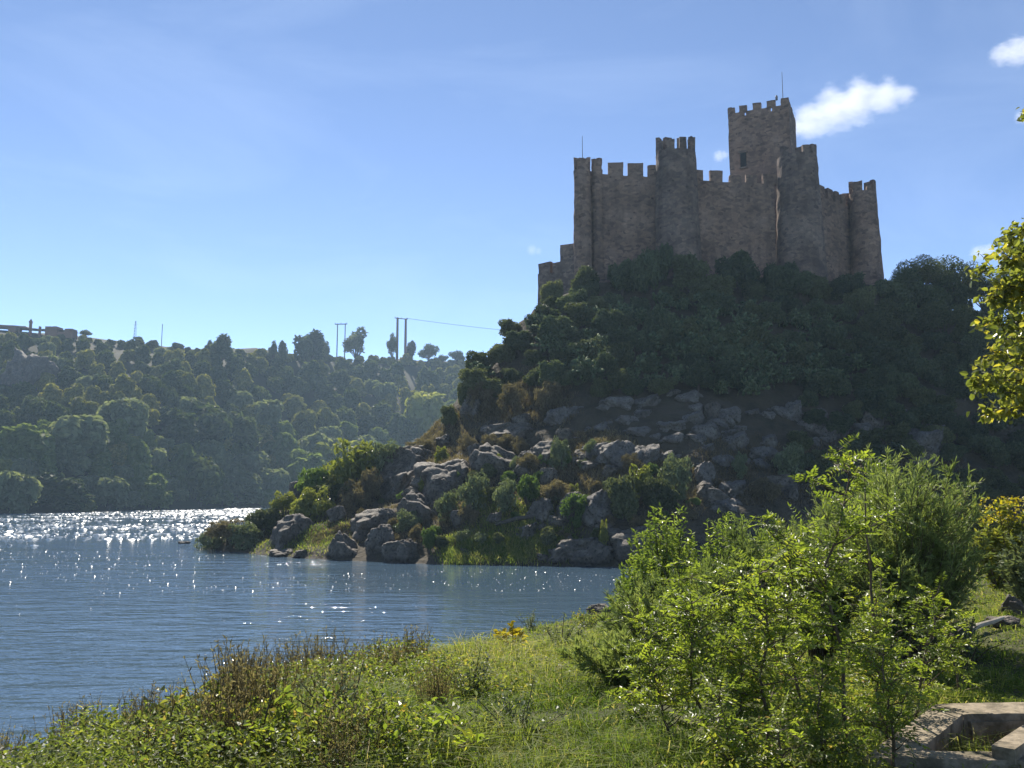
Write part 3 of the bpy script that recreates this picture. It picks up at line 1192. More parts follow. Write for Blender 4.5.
mb = MB()
a, b_ = at(-12, 324.3, shed_y), at(73, 328.8, shed_y)
grid_block(mb, (a[0] - SO[0], -.6), (b_[0] - SO[0], -.6), 8, a[2] - SO[2] - 1.1, a[2] - SO[2], b_[2] - SO[2], 1.5)
mb.v[0][:, 2] = np.where(mb.v[0][:, 2] < -.01 + (a[2] - SO[2]) - 1.0, (a[2] - SO[2] - .9) + (b_[2] - a[2]) * np.clip((mb.v[0][:, 0] - a[0] + SO[0]) / (b_[0] - a[0]), 0, 1), mb.v[0][:, 2])
rough_slab(mb, None, .1, 3)
mb.build('roof', M['brick'], shed)
for k, (x0, x1) in enumerate(((-11, -8), (7.5, 15.5), (17.8, 19.6), (38, 40.2), (44.5, 57))):
    sbox(x0, x1, 326.3, 338, shed_y, 1.2 if x1 - x0 < 4 else 6, 'pillar' if x1 - x0 < 4 else 'wall', M['brick'], .1, k)
sbox(57, 72.5, 331.6, 338, shed_y, 5, 'wall', M['brick'], .12, 9)
sbox(64.5, 72.5, 328.6, 331.7, shed_y, 5, 'wall', M['brick'], .12, 10)
mb = MB()
p = at(29.8, 338, shed_y - .9) - SO
h = at(29.8, 319, shed_y - .9)[2] - SO[2]
tube(mb, [p, [p[0], p[1], h - 2.2], [p[0], p[1], h - 1.4], [p[0], p[1], h]], [.75, .7, .95, .12], 8)
mb.build('chimney', M['brick'], shed)


def pole_pair(pxs, tops, base_hint, name_label, m, wpx, cross=True, grp=None):
    Y = hit_far(pxs[0], base_hint)[1]
    b0 = hit_far(pxs[0], base_hint)
    r = empty('power_pole', b0, name_label, 'power pole')
    for x, ty in zip(pxs, tops):
        q = at(x, ty, Y) - b0
        zb = H_far(at(x, ty, Y)[0], Y) - b0[2] - 1
        mbx = MB()
        w = wpx * Y / FPX / 2
        tube(mbx, [[q[0], 0, zb], [q[0], 0, q[2] * .5], [q[0], 0, q[2]]], [w, w * .95, w * .8], 8)
        mbx.build('post', m, r)
    if cross:
        mbx = MB()
        qa, qb = at(pxs[0] - 2.6, tops[0] + .8, Y) - b0, at(pxs[-1] + 2, tops[-1] + .8, Y) - b0
        tube(mbx, [[qa[0], -w * 1.3, qa[2]], [qb[0], -w * 1.3, qb[2]]], [.32, .32], 6)
        mbx.build('crossarm', m, r)
        for t in (.02, .5, .98):
            mbx = MB()
            c = qa + (qb - qa) * t
            tube(mbx, [[c[0], -w * 1.3, c[2] + .2], [c[0], -w * 1.3, c[2] + 1.0]], [.16, .2], 6)
            mbx.build('insulator', M['metal'], r)
    return r, Y


pp, pY = pole_pair((397.6, 405.8), (317.5, 318.8), 356, 'pair of thick rusty brown poles joined by a crossarm on the far skyline', M['pole'], 2.7)
pole_pair((337.6, 345.3), (323.6, 323.4), 350, 'thin grey twin pole with crossarm between two tall skyline trees', M['grey_pole'], 1.2)
for px, ty, w, lab in ((161.2, 324, .8, 'single bare thin pole standing on the far ridge'),):
    b0 = hit_far(px, 350)
    q = at(px, ty, b0[1]) - b0
    mb = MB()
    tube(mb, [[0, 0, -1], [0, 0, q[2]]], [w * b0[1] / FPX / 2, w * b0[1] / FPX / 2.4], 6)
    o = mb.build('mast', M['metal'])
    o.location = b0
    tag(o, lab, 'mast')
# lattice pylon, far off
b0 = hit_far(134.5, 347)
q = at(134.5, 321, b0[1]) - b0
mb = MB()
hh = q[2]
for sx in (-1, 1):
    for sy in (-1, 1):
        sticks(mb, [[sx * .8, sy * .8, -1]], [[sx * .15, sy * .15, hh]], .07, .05)
for k in range(9):
    z0, z1 = hh * k / 9, hh * (k + 1) / 9
    w0, w1 = .8 - .65 * k / 9, .8 - .65 * (k + 1) / 9
    for sx in (-1, 1):
        sticks(mb, [[-w0 * sx, -w0, z0], [-w0, -w0 * sx, z0]], [[w1 * sx, -w1, z1], [-w1, w1 * sx, z1]], .035, .035)
for z, w in ((.72, 1.2), (.86, 1.0)):
    sticks(mb, [[-w, 0, hh * z]], [[w, 0, hh * z]], .05, .05)
o = mb.build('pylon', M['metal'])
o.location = b0
tag(o, 'tiny grey lattice pylon on the skyline beside the bare pole', 'pylon')
# the wire from the brown poles to the right, behind the castle hill
a, b_ = at(405.8, 318.2, pY), at(560, 335, pY + 60)
mb = MB()
pts = [a + (b_ - a) * t - np.array([0, 0, 1]) * 12 * t * (1 - t) * .35 for t in np.linspace(0, 1, 14)]
tube(mb, pts, .13, 5)
tag(mb.build('power_line', M['metal']), 'thin power line running from the brown poles towards the castle hill', 'wire')


def ico(sub):
    import bmesh
    bm = bmesh.new()
    bmesh.ops.create_icosphere(bm, subdivisions=sub, radius=1)
    V = np.array([v.co[:] for v in bm.verts])
    F = np.array([[v.index for v in f.verts] for f in bm.faces])
    bm.free()
    return V, F


_IV, _IF = ico(5)


def rock_mesh(seed, m, planes=11, amp=.06, lo=.55, name='rock'):
    rng = np.random.default_rng(seed)
    V = _IV.copy()
    for k in range(planes):
        nn = nrm(rng.normal(size=3) * [1, 1, .8])
        d = rng.uniform(lo, .9)
        ex = np.maximum(V @ nn - d, 0)
        V = V - nn[None] * (ex * .88)[:, None]
    V = V + nrm(V) * (amp * fbm(V * 1.7 + seed * 3, seed, 5, .6))[:, None]
    # a crack or two
    for k in range(4):
        nn = nrm(rng.normal(size=3) * [1, 1, .5])
        d = V @ nn - rng.uniform(-.5, .5) + .12 * fbm(V * 2.5, seed + 9, 2)
        V = V * (1 - .13 * np.exp(-(d / .035) ** 2))[:, None]
    V = V - (V.max(0) + V.min(0)) / 2
    V = V / (V.max(0) - V.min(0)) * 2
    mbx = MB()
    mbx.add(V, _IF)
    return mbx.mesh(name, m, True)


ROCKS = [rock_mesh(100 + i, M['rock'] if i < 6 else M['rock_shade'], 9 + i, .12, .45 if i % 2 else .55) for i in range(9)]
CLIFF = rock_mesh(77, M['cliff'], 16, .22, .45, 'rock_outcrop')
_rp = [None] * len(ROCKS)


def rock_at(p, w, h, dep, idx, label, group=None, rz=None, name='rock', sink=.35, tilt=0.0, mesh=None):
    o = bpy.data.objects.new(name, mesh or ROCKS[idx % len(ROCKS)])
    COL.objects.link(o)
    o.scale = (w / 2, dep / 2, h / 2 * (1 + sink))
    o.rotation_euler = (0.0, tilt, RNG.uniform(-.3, .3) if rz is None else rz)
    o.location = (float(p[0]), float(p[1]), float(p[2]) + h * .5 - h * sink * .5)
    return tag(o, label, 'rock', group)


p = hit_far(20, 396)
rock_at(p + np.array([-1, 8, -5]), 22, 24, 22, 0, 'grey rock face on the far slope beneath the roofed ruin', None, .4, 'rock_outcrop', .3, .15, CLIFF)
p = hit_far(45, 385)
rock_at(p + np.array([0, 5, -3]), 10, 9, 9, 0, 'reddish outcrop ridge beside the far rock face', None, 1.2, 'rock_outcrop', .3, .5, CLIFF)


def crown(mb, seed, c, rad, nl, n, l0, l1, lobe=(.36, .6), ar=.55, mi=0, flatb=True, up=.0, jit=.42):
    rng = np.random.default_rng(seed)
    c, rad = np.asarray(c, float), np.asarray(rad, float)
    d = rdir(nl, rng)
    if flatb:
        d[:, 2] = np.abs(d[:, 2]) * 1.0 - .35
    d = nrm(d)
    cen = d * rng.uniform(.25, .72, nl)[:, None]
    lr = rng.uniform(lobe[0], lobe[1], nl)
    w = lr ** 2
    k = rng.choice(nl, n, p=w / w.sum())
    dd = rdir(n, rng)
    rr = rng.uniform(.62, 1.06, n) ** .8
    P = (cen[k] + dd * (lr[k] * rr)[:, None])
    P = P * rad + c
    keep_ = P[:, 2] > 0.02
    P, dd, k = P[keep_], dd[keep_], k[keep_]
    n = len(P)
    N = nrm(dd * .8 + rng.normal(size=(n, 3)) * jit + [0, 0, .3])
    D = np.cross(N, rdir(n, rng)) + np.array([0, 0, up])
    L = rng.uniform(l0, l1, n)
    lt = rng.uniform(.2, .8, nl)
    leaves(mb, P, D, N, L, L * ar, np.clip(lt[k] * .5 + rng.uniform(0, .5, n), 0, 1), .2, .2, mi)
    return cen * rad + c


def limbs(mb, seed, base, tips, r0, mi=0, wob=.08, n=7):
    rng = np.random.default_rng(seed)
    base = np.asarray(base, float)
    top = np.mean(tips, 0)
    fork = base + (top - base) * .38
    tube(mb, [base - [0, 0, .3], base, base + (fork - base) * .5 + rng.normal(size=3) * wob * .3, fork], [r0 * 1.25, r0, r0 * .85, r0 * .75], n, .5, mi)
    for t in tips:
        m1 = fork + (t - fork) * .5 + rng.normal(size=3) * wob * np.linalg.norm(t - fork)
        tube(mb, [fork, m1, t], [r0 * .5, r0 * .33, r0 * .08], 5, .5, mi)


def shrub_mesh(name, seed, r, h, nl, n, l0, l1, m, ar=.5, lobe=(.34, .55), jit=.42):
    mbx = MB()
    cen = crown(mbx, seed, (0, 0, h * .46), (r, r, h * .56), nl, n, l0, l1, lobe, ar, 0, False, .0, jit)
    rng = np.random.default_rng(seed)
    for c in cen[:: max(1, len(cen) // 6)]:
        tube(mbx, [[0, 0, -.4], c * [.4, .4, .5], c], [.045 * h / 2, .03 * h / 2, .01], 5, .5, 1)
    return mbx.mesh(name, [m, M['bark']])


def tree_proto(name, seed, r, h, tr, m, nl, n, l0, l1, lobe=(.3, .5), crown_z=.62, crown_h=.42, ar=.5, up=0.):
    """Empty > trunk, crown"""
    root = empty(name, (0, 0, -500), 'tree', 'tree')
    mbx = MB()
    cen = crown(mbx, seed, (0, 0, h * crown_z), (r, r, h * crown_h), nl, n, l0, l1, lobe, ar, 0, True, up)
    mbx.build('crown', m, root)
    mt = MB()
    limbs(mt, seed + 1, (0, 0, 0), cen, tr)
    mt.build('trunk', M['bark'], root)
    return root


def mesh_obj(me, name, loc, rz, sc, label, cat, group=None):
    o = bpy.data.objects.new(name, me)
    COL.objects.link(o)
    place(o, loc, rz, sc)
    return tag(o, label, cat, group)


# far vegetation, true size about 9 m across
FM = {}
for k, (mn, seed) in enumerate((('f_olive', 1), ('f_dark', 2), ('f_olive', 3), ('f_dark', 4), ('f_green', 5), ('f_green', 6), ('f_grey', 7), ('f_grey', 8), ('f_yellow', 9))):
    FM[k] = shrub_mesh('far_shrub', 200 + seed, 4.5, 8.0, 16 + k % 5, 2200, .8, 1.7, M[mn], .6, (.22, .45), .24)
KIND = {0: 'olive', 1: 'dark green', 2: 'olive', 3: 'dark green', 4: 'green', 5: 'green', 6: 'grey green', 7: 'grey green', 8: 'yellowish'}
placed = []


def far_put(px, py, w, h, k, label, group=None, name='shrub', cat='shrub'):
    p = hit_far(px, py)
    if p is None:
        return
    s = w * p[1] / FPX / 9.0
    sz = h * p[1] / FPX / 8.2
    placed.append((px, py - h / 2, w * .5))
    return mesh_obj(FM[k], name, p - np.array([0, 0, .3]), RNG.uniform(0, 6.28), (s, s, sz), label, cat, group)


far_hand = [
    (206, 448, 62, 52, 1, 'largest dark rounded tree mass in the middle of the far slope'),
    (180, 446, 44, 40, 3, 'dark tree against the near left side of the largest far tree mass'),
    (236, 448, 46, 38, 3, 'dark tree spreading right of the largest far tree mass'),
    (125, 437, 46, 46, 6, 'round dusty olive tree standing alone low on the far slope'),
    (76, 458, 62, 54, 7, 'thin crowned grey tree with bare limbs showing, far bank'),
    (22, 470, 56, 54, 4, 'full green tree at the far left of the far bank'),
    (134, 484, 38, 46, 5, 'upright green tree behind the far waterside bushes'),
    (200, 504, 54, 56, 1, 'dark tent shaped tree at the far water edge'),
    (186, 490, 30, 50, 5, 'green tree leaning against the dark tent shaped tree'),
    (54, 507, 66, 36, 3, 'dark bush standing in for the shadowed hollow at the far water'),  # dark leaves stand in for the black shadow under the bank trees
    (80, 512, 30, 16, 8, 'small yellow green bush at the far waterline under the dark hollow'),
    (12, 512, 44, 46, 6, 'pale grey green bush at the left end of the far waterline'),
    (108, 508, 44, 40, 7, 'grey green waterside bush right of the dark hollow'),
    (150, 507, 40, 36, 5, 'green waterside bush left of the dark tent shaped tree'),
    (240, 503, 44, 38, 6, 'pale grey green bush right of the dark tent shaped tree'),
    (272, 500, 40, 40, 7, 'grey green bush by the far shore where the river bends'),
    (300, 492, 46, 50, 4, 'green bush behind the pale dome rock at the river bend'),
    (340, 492, 62, 62, 8, 'broad sunny yellow green tree behind the tip of the castle hill'),
    (372, 488, 48, 54, 4, 'bright green tree right of the broad sunny tree at the river bend'),
    (318, 470, 44, 42, 6, 'pale bushy tree above the broad sunny tree at the river bend'),
    (284, 470, 40, 40, 5, 'green tree in the flat behind the river bend bushes'),
    (250, 478, 40, 34, 7, 'dusty grey tree in the flat left of the river bend'),
    (427, 444, 48, 64, 8, 'tall sunlit light green tree beside the castle hill flank'),
    (452, 440, 36, 44, 5, 'green tree partly behind the castle hill flank'),
    (400, 450, 40, 40, 1, 'dark bushy tree left of the tall sunlit tree'),
]
for e in far_hand:
    far_put(*e, name='shrub' if 'bush' in e[5] else 'tree', cat='shrub' if 'bush' in e[5] else 'tree')

# skyline trees
TF = [tree_proto('tall_tree', 301, 4.2, 15, .35, M['l_dark'], 15, 2600, .7, 1.3, (.24, .42), .58, .46, .5, .2),
      tree_proto('tall_tree', 302, 3.6, 15, .3, M['l_olive'], 13, 2000, .6, 1.1, (.22, .36), .60, .44, .5, .2),
      tree_proto('skyline_tree', 303, 5.0, 9, .3, M['l_dark'], 9, 1600, .6, 1.1, (.3, .5), .66, .40)]
TP = [Proto(t) for t in TF]
for px, py, w, h, k, lab in (
        (219, 366, 30, 40, 0, 'bushy dark tree with a side lobe, leftmost tall tree on the far skyline'),
        (208, 362, 12, 26, 1, 'slim tree on the left of the leftmost tall skyline tree'),
        (308, 370, 34, 52, 0, 'tallest dark tree on the far skyline left of the grey twin pole'),
        (324, 364, 12, 30, 1, 'slim tree just right of the tallest skyline tree'),
        (273, 366, 12, 30, 1, 'small pointed tree on the ridge left of the tallest skyline tree'),
        (282, 366, 13, 32, 0, 'small pointed tree nearest the tallest skyline tree on its left'),
        (357, 364, 30, 44, 1, 'open crowned tree between the grey twin pole and the brown poles'),
        (392, 362, 13, 34, 1, 'narrow tree directly behind the left brown pole'),
        (411, 362, 13, 28, 0, 'narrow tree just right of the brown poles'),
        (428, 362, 24, 22, 2, 'round topped tree on the ridge right of the brown poles'),
        (455, 366, 20, 18, 2, 'low round tree on the ridge nearest the castle hill'),
        (444, 365, 14, 12, 2, 'tiny round tree between the two round ridge trees'),
        (38, 352, 20, 17, 2, 'dark round tree under the right part of the roofed ruin'),
        (87, 338, 16, 9, 2, 'dark low tree at the right end of the roofed ruin'),
        (137, 344, 12, 9, 2, 'small dark round tree on the bare ridge under the pylon')):
    p = hit_far(px, py)
    hh = (15, 15, 9)[k]
    ww = (8.8, 7.4, 10)[k]
    TP[k].put(p - np.array([0, 0, h * p[1] / FPX * .16]), RNG.uniform(0, 6.28), (w * p[1] / FPX / ww, w * p[1] / FPX / ww, h * p[1] / FPX / hh), lab)
    placed.append((px, py - h / 2, w * .4))

for i, px in enumerate(np.arange(64, 476, 8.5)):
    px = px + RNG.uniform(-4, 4)
    if abs(px - 161) < 5 or abs(px - 134) < 4:
        continue
    w = RNG.uniform(9, 18)
    far_put(px, np.interp(px, [0, 100, 200, 300, 470], [334, 342, 353, 360, 366]) + RNG.uniform(0, 3), w, w * RNG.uniform(.5, .8), int(RNG.choice([0, 1, 2, 3])), 'low round bush on the crest of the far ridge', 'low shrubs along the far ridge', 'bush', 'bush')
zone_n = {}
for tries in range(6000):
    px, py = RNG.uniform(-30, 490), RNG.uniform(341, 510)
    up = np.interp(py, [345, 400, 440, 510], [0, .35, .8, 1])
    sky_ = np.interp(px, [0, 100, 200, 300, 470], [338, 342, 352, 359, 364])
    w = np.interp(up, [0, .35, .8, 1], [17, 28, 31, 30]) * RNG.uniform(.7, 1.25)
    h = w * RNG.uniform(.78, 1.12)
    if py - h < sky_ - 8 or py < sky_ + 1.5:
        continue
    sp = .60 if up > .2 else .62
    if up < .12 and px < 215 and RNG.random() < .2:
        continue
    if any((px - a) ** 2 + ((py - h / 2 - b2) * 1.35) ** 2 < (sp * (w * .5 + c2)) ** 2 for a, b2, c2 in placed):
        continue
    if up < .75:
        k = int(RNG.choice([0, 1, 2, 3, 6, 7], p=[.24, .26, .2, .2, .05, .05]))
        z = 'on the far slope'
    else:
        k = int(RNG.choice([0, 4, 5, 6, 7, 8], p=[.12, .2, .2, .24, .16, .08]))
        z = 'by the far shore'
    side = 'below the ruin' if px < 110 else ('left of the tallest skyline tree' if px < 300 else 'nearer the castle hill')
    nm = 'tree' if up > .3 else 'shrub'
    far_put(px, py, w, h, k, f'{KIND[k]} {nm} packed {z} {side}', f'{KIND[k]} {nm}s {z} {side}', nm, nm)

# ------------------------------------------------------------------ castle hill: rocks
rock_hand = [  # px, bottom row, w, h, mesh, label
    (338, 561, 34, 31, 0, 'rounded brown boulder standing in the water at the hill tip shore'),
    (399, 562, 36, 24, 1, 'dome shaped boulder with a slanting bright edge at the waterline'),
    (379, 551, 30, 27, 2, 'boulder behind the dome shaped one at the waterline'),
    (287, 545, 46, 32, 3, 'big square boulder near the tip of the castle hill'),
    (279, 558, 26, 9, 4, 'flat low stone in the water below the square boulder'),
    (300, 557, 20, 8, 5, 'small flat stone in the water next to the rounded brown boulder'),
    (460, 565, 38, 18, 2, 'single pointed dark boulder in the water under green reeds'),
    (491, 472, 60, 32, 0, 'largest pale boulder on the lit flank of the castle hill'),
    (545, 466, 46, 28, 3, 'wide pale boulder right of the largest boulder'),
    (516, 437, 66, 18, 1, 'long pale slab lying above the largest boulder'),
    (440, 494, 62, 38, 4, 'broad grey slab below and left of the largest boulder'),
    (398, 497, 50, 30, 5, 'grey boulder sloping down at the left of the broad slab'),
    (402, 472, 62, 30, 1, 'long dark slab on the left skyline of the rocky flank'),
    (412, 521, 50, 32, 0, 'long sloping boulder in the middle of the waterside rocks'),
    (370, 532, 56, 24, 3, 'low sloping grey rock above the rounded brown boulder'),
    (438, 500, 24, 24, 2, 'upright reddish brown boulder beside the long sloping boulder'),
    (543, 521, 28, 24, 2, 'loose dark boulder perched above the fallen log'),
    (526, 540, 30, 18, 5, 'grey flat stone beneath the loose perched boulder'),
    (574, 524, 38, 34, 3, 'left half of the tall split boulder pair'),
    (601, 524, 40, 36, 6, 'right half of the tall split boulder pair'),
    (588, 560, 62, 24, 1, 'layered low rock at the waterline left of the bright bush'),
    (632, 556, 62, 30, 4, 'long smooth rock at the waterline touching the bright bush'),
    (560, 561, 40, 16, 5, 'rounded low rock at the left end of the waterline rock layers'),
    (586, 459, 26, 12, 2, 'small upper boulder of the two in the dry grass'),
    (591, 468, 30, 10, 4, 'small lower boulder of the two in the dry grass'),
    (618, 466, 42, 28, 6, 'slanting dark boulder at the edge of the castle shade'),
    (645, 466, 34, 24, 7, 'dark boulder right of the slanting one in the castle shade'),
    (300, 496, 26, 18, 1, 'pale smooth dome rock behind the hill tip'),
    (476, 410, 34, 22, 3, 'grey boulder under the dry bushes on the left skyline'),
    (504, 400, 20, 12, 2, 'small boulder in the dry bushes above the long slab'),
    (706, 484, 22, 24, 6, 'upright dark block among the stones behind the saplings'),
    (733, 497, 32, 18, 7, 'low boulder right of the upright dark block'),
    (708, 502, 36, 22, 0, 'broad grey stone below the upright dark block'),
    (727, 512, 40, 14, 6, 'flat dark stone in front of the broad grey stone'),
    (782, 487, 32, 14, 1, 'pale stone half hidden by the sapling tops'),
    (790, 498, 30, 16, 5, 'second pale stone lower down behind the sapling tops'),
    (886, 400, 17, 22, 1, 'pale upright block in the dark slope right of the castle'),
    (822, 424, 20, 18, 6, 'grey stone left of a pair in the dark slope'),
    (795, 420, 18, 22, 7, 'grey stone in the dark slope above the sapling tops'),
    (871, 429, 22, 20, 0, 'rounded grey stone under the pale upright block'),
    (928, 460, 58, 38, 7, 'large dim rock face low in the shade at the right'),
    (715, 416, 16, 16, 1, 'pale round stone in the shade below the castle front'),
    (728, 424, 20, 14, 6, 'grey stone beside the pale round stone in the shade'),
]
for i, (px, py, w, h, k, lab) in enumerate(rock_hand):
    wl = None
    p = hit_isl(px, py)
    if p is None:
        continue
    if p[2] < .05:
        p = onz(px, py, -.1)
    s = p[1] / FPX
    rock_at(p + np.array([0, w * s * .45, -.05 * h * s]), w * s * 1.08, h * s * 1.0, w * s * 1.3, k, lab, None, None, 'rock', .6)

# rough stones scattered over the slope
pl = []


def scatter_px(n, poly, spacing, tries=4000):
    poly = np.array(poly, float)
    out = []
    x0, y0, x1, y1 = *poly.min(0), *poly.max(0)
    for _ in range(tries):
        if len(out) >= n:
            break
        x, y = RNG.uniform(x0, x1), RNG.uniform(y0, y1)
        ins = False
        for (ax, ay), (bx, by) in zip(poly, np.roll(poly, -1, 0)):
            if (ay > y) != (by > y) and x < (bx - ax) * (y - ay) / (by - ay) + ax:
                ins = not ins
        if ins and all((x - a) ** 2 + (y - b2) ** 2 > spacing ** 2 for a, b2 in out):
            out.append((x, y))
    return out


for px, py in scatter_px(75, [(560, 405), (660, 390), (800, 405), (960, 430), (960, 480), (830, 478), (640, 482), (560, 440)], 11):
    p = hit_isl(px, py)
    if p is None:
        continue
    s = p[1] / FPX
    w = RNG.uniform(9, 40)
    rock_at(p + np.array([0, .3 * w * s, -.1 * w * s]), w * s, w * s * RNG.uniform(.3, .55), w * s * .9, int(RNG.integers(6, 9)), 'grey stone half buried in the shaded rocky slope under the castle', 'stones in the shaded slope', None, 'rock', .6, RNG.uniform(-.3, .3))
for px, py in scatter_px(30, [(250, 545), (330, 520), (420, 440), (500, 400), (580, 440), (690, 480), (690, 520), (600, 560), (440, 563), (320, 560)], 13):
    p = hit_isl(px, py)
    if p is None:
        continue
    s = p[1] / FPX
    w = RNG.uniform(7, 24)
    rock_at(p, w * s, w * s * RNG.uniform(.4, .8), w * s * .9, int(RNG.integers(0, 6)), 'small weathered stone scattered on the sunlit flank of the castle hill', 'stones on the sunlit flank', None, 'rock', .4, RNG.uniform(-.3, .3))
# stone peeping out of the river left of the tip
rock_at(onz(184, 544, -.05), 1.6, .35, 1.0, 4, 'tiny reddish stone breaking the water left of the hill tip', None, 0, 'rock', .5)
# fallen log
a, b_ = hit_isl(495, 527), hit_isl(540, 520)
mb = MB()
c0 = (a + b_) / 2
tube(mb, [a - c0, [0, 0, .25], b_ - c0 + [0, 0, .25]], [.16, .2, .13], 8)
o = mb.build('log', M['bark'])
o.location = c0 + np.array([0, -.1, .15])
tag(o, 'fallen grey log lying beneath the loose perched boulder', 'log')

# ------------------------------------------------------------------ castle hill: shrubs and trees
IM = {}
for k, (mn, r, h, nl, n, l0, l1, ar) in enumerate((
        ('l_dark', 2.4, 3.4, 22, 5200, .20, .46, .5), ('l_dark', 2.8, 3.0, 24, 5600, .20, .46, .5), ('l_olive', 2.4, 3.2, 22, 5200, .18, .40, .45),
        ('l_olive', 2.0, 3.0, 20, 4200, .18, .40, .45), ('l_brown', 1.5, 1.8, 18, 1800, .14, .40, .22), ('l_grey', 1.5, 1.8, 18, 1500, .13, .30, .4),
        ('l_yellow', 1.5, 1.6, 18, 1700, .13, .30, .4), ('l_green', 1.6, 2.2, 18, 2000, .14, .32, .4))):
    IM[k] = shrub_mesh('hill_shrub', 400 + k, r, h, nl, n, l0, l1, M[mn], ar, (.16, .36))
IMS = {0: (4.8, 3.4), 1: (5.6, 3.0), 2: (4.8, 3.2), 3: (4, 3), 4: (3, 1.8), 5: (3, 1.8), 6: (3, 1.6), 7: (3.2, 2.2)}


def isl_put(px, py, w, h, k, label, group=None, name='shrub'):
    p = hit_isl(px, py)
    if p is None:
        return
    s = p[1] / FPX
    return mesh_obj(IM[k], name, p - np.array([0, 0, .15]), RNG.uniform(0, 6.28), (w * s / IMS[k][0], w * s / IMS[k][0], h * s / IMS[k][1]), label, name, group)


isl_hand = [
    (212, 550, 40, 22, 5, 'grey bush drooping into the water at the very tip of the hill'),
    (244, 548, 46, 30, 5, 'grey green bush just behind the tip bush'),
    (232, 540, 60, 24, 4, 'brownish twiggy bush at the back of the tip'),
    (262, 532, 46, 28, 2, 'olive bush left of the big square boulder'),
    (312, 522, 56, 40, 6, 'bright yellow green bush above the square boulder'),
    (352, 512, 46, 36, 4, 'brown dry bush between the yellow green bush and the slabs'),
    (330, 505, 40, 28, 3, 'olive bush behind the brown dry bush near the tip'),
    (372, 498, 34, 34, 4, 'reddish dry bush at the left end of the slabs'),
    (408, 532, 34, 26, 5, 'pale bush growing between the sloping waterside boulders'),
    (448, 520, 40, 34, 5, 'pale green bush right of the upright reddish boulder'),
    (430, 552, 24, 32, 7, 'small green bush on the bank right of the dome shaped boulder'),
    (474, 512, 48, 44, 5, 'pale leafy bush under the largest pale boulder'),
    (505, 510, 44, 36, 5, 'pale spreading bush in the middle of the lit flank'),
    (527, 506, 34, 40, 7, 'small green tree like bush left of the perched boulder'),
    (560, 470, 26, 38, 5, 'lone pale bush standing before the wide pale boulder'),
    (556, 500, 40, 24, 4, 'brown bush at the foot of the dry grass slope'),
    (574, 525, 40, 40, 7, 'dense green bush before the tall split boulder pair'),
    (625, 520, 46, 56, 3, 'olive bush right of the tall split boulder pair'),
    (640, 500, 46, 40, 6, 'yellowish bush behind the bright bank bush'),
    (676, 498, 44, 50, 5, 'loose pale shrub in front of the shaded rocks'),
    (660, 512, 50, 40, 2, 'olive shrub lower down behind the bright bank bush'),
    (604, 552, 14, 36, 6, 'thin yellow green sapling by the waterline rock layers'),
    (528, 470, 30, 20, 4, 'brown tuft bush under the long pale slab'),
    (740, 478, 24, 30, 5, 'sparse grey bush among the dark stones'),
    (765, 500, 40, 26, 4, 'brown low bush beside the pale stones'),
    (790, 478, 50, 40, 5, 'wide pale bush behind the sapling tops in front of the shade'),
    (480, 408, 34, 30, 4, 'dry brown bush on the left skyline above the grey boulder'),
    (515, 412, 40, 34, 4, 'reddish dry bush above the long pale slab'),
    (548, 410, 34, 34, 4, 'dry brown bush at the edge of the castle shade'),
    (450, 425, 24, 26, 3, 'olive bush on the left skyline of the flank'),
    (466, 408, 26, 30, 2, 'olive bush at the bend of the left skyline'),
    (352, 494, 84, 60, 6, 'broad pale green bush crowning the low point of the hill'),
    (318, 502, 54, 44, 7, 'green bush left of the broad pale green one on the low point'),
    (384, 476, 46, 40, 5, 'pale grey bush right of the broad pale green one'),
    (285, 514, 40, 26, 6, 'low yellowish bush behind the square boulder on the low point'),
    (420, 452, 36, 16, 4, 'dry brown bush hugging the long dark slab'),
]
for e in isl_hand:
    isl_put(*e)

thick = [(478, 392), (470, 372), (486, 348), (505, 326), (540, 305), (600, 290), (700, 288), (800, 290), (890, 295), (960, 300), (1030, 330), (1040, 470),
         (930, 440), (860, 405), (790, 395), (700, 385), (600, 392), (545, 392)]
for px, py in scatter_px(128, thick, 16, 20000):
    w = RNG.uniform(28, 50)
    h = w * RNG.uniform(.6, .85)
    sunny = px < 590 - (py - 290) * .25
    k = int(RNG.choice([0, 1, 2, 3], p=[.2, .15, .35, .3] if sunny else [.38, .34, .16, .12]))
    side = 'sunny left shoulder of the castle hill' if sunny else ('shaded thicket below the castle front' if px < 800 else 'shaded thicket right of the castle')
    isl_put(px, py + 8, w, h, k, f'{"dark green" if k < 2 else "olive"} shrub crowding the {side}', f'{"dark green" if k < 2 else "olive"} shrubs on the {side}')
for px, py in scatter_px(34, [(800, 400), (870, 410), (960, 440), (1040, 470), (1040, 505), (840, 500), (780, 470)], 19, 6000):
    w = RNG.uniform(24, 44)
    isl_put(px, py + 6, w, w * RNG.uniform(.6, .9), int(RNG.choice([0, 1, 2, 3])), 'shrub among rocks at the shaded right foot of the castle hill', 'shrubs at the shaded right foot of the hill')
for px, py in scatter_px(78, [(330, 530), (400, 480), (480, 430), (560, 430), (690, 470), (700, 520), (600, 540), (440, 545)], 13, 9000):
    w = RNG.uniform(11, 27)
    k = int(RNG.choice([4, 4, 5, 6, 2, 7]))
    isl_put(px, py + 6, w, w * RNG.uniform(.55, .95), k, {4: 'dry brown', 5: 'pale grey', 6: 'yellowish', 2: 'olive', 7: 'green'}[k] + ' scrub growing between boulders on the sunlit flank', {4: 'dry brown', 5: 'pale grey', 6: 'yellowish', 2: 'olive', 7: 'green'}[k] + ' scrub on the sunlit flank', 'bush')
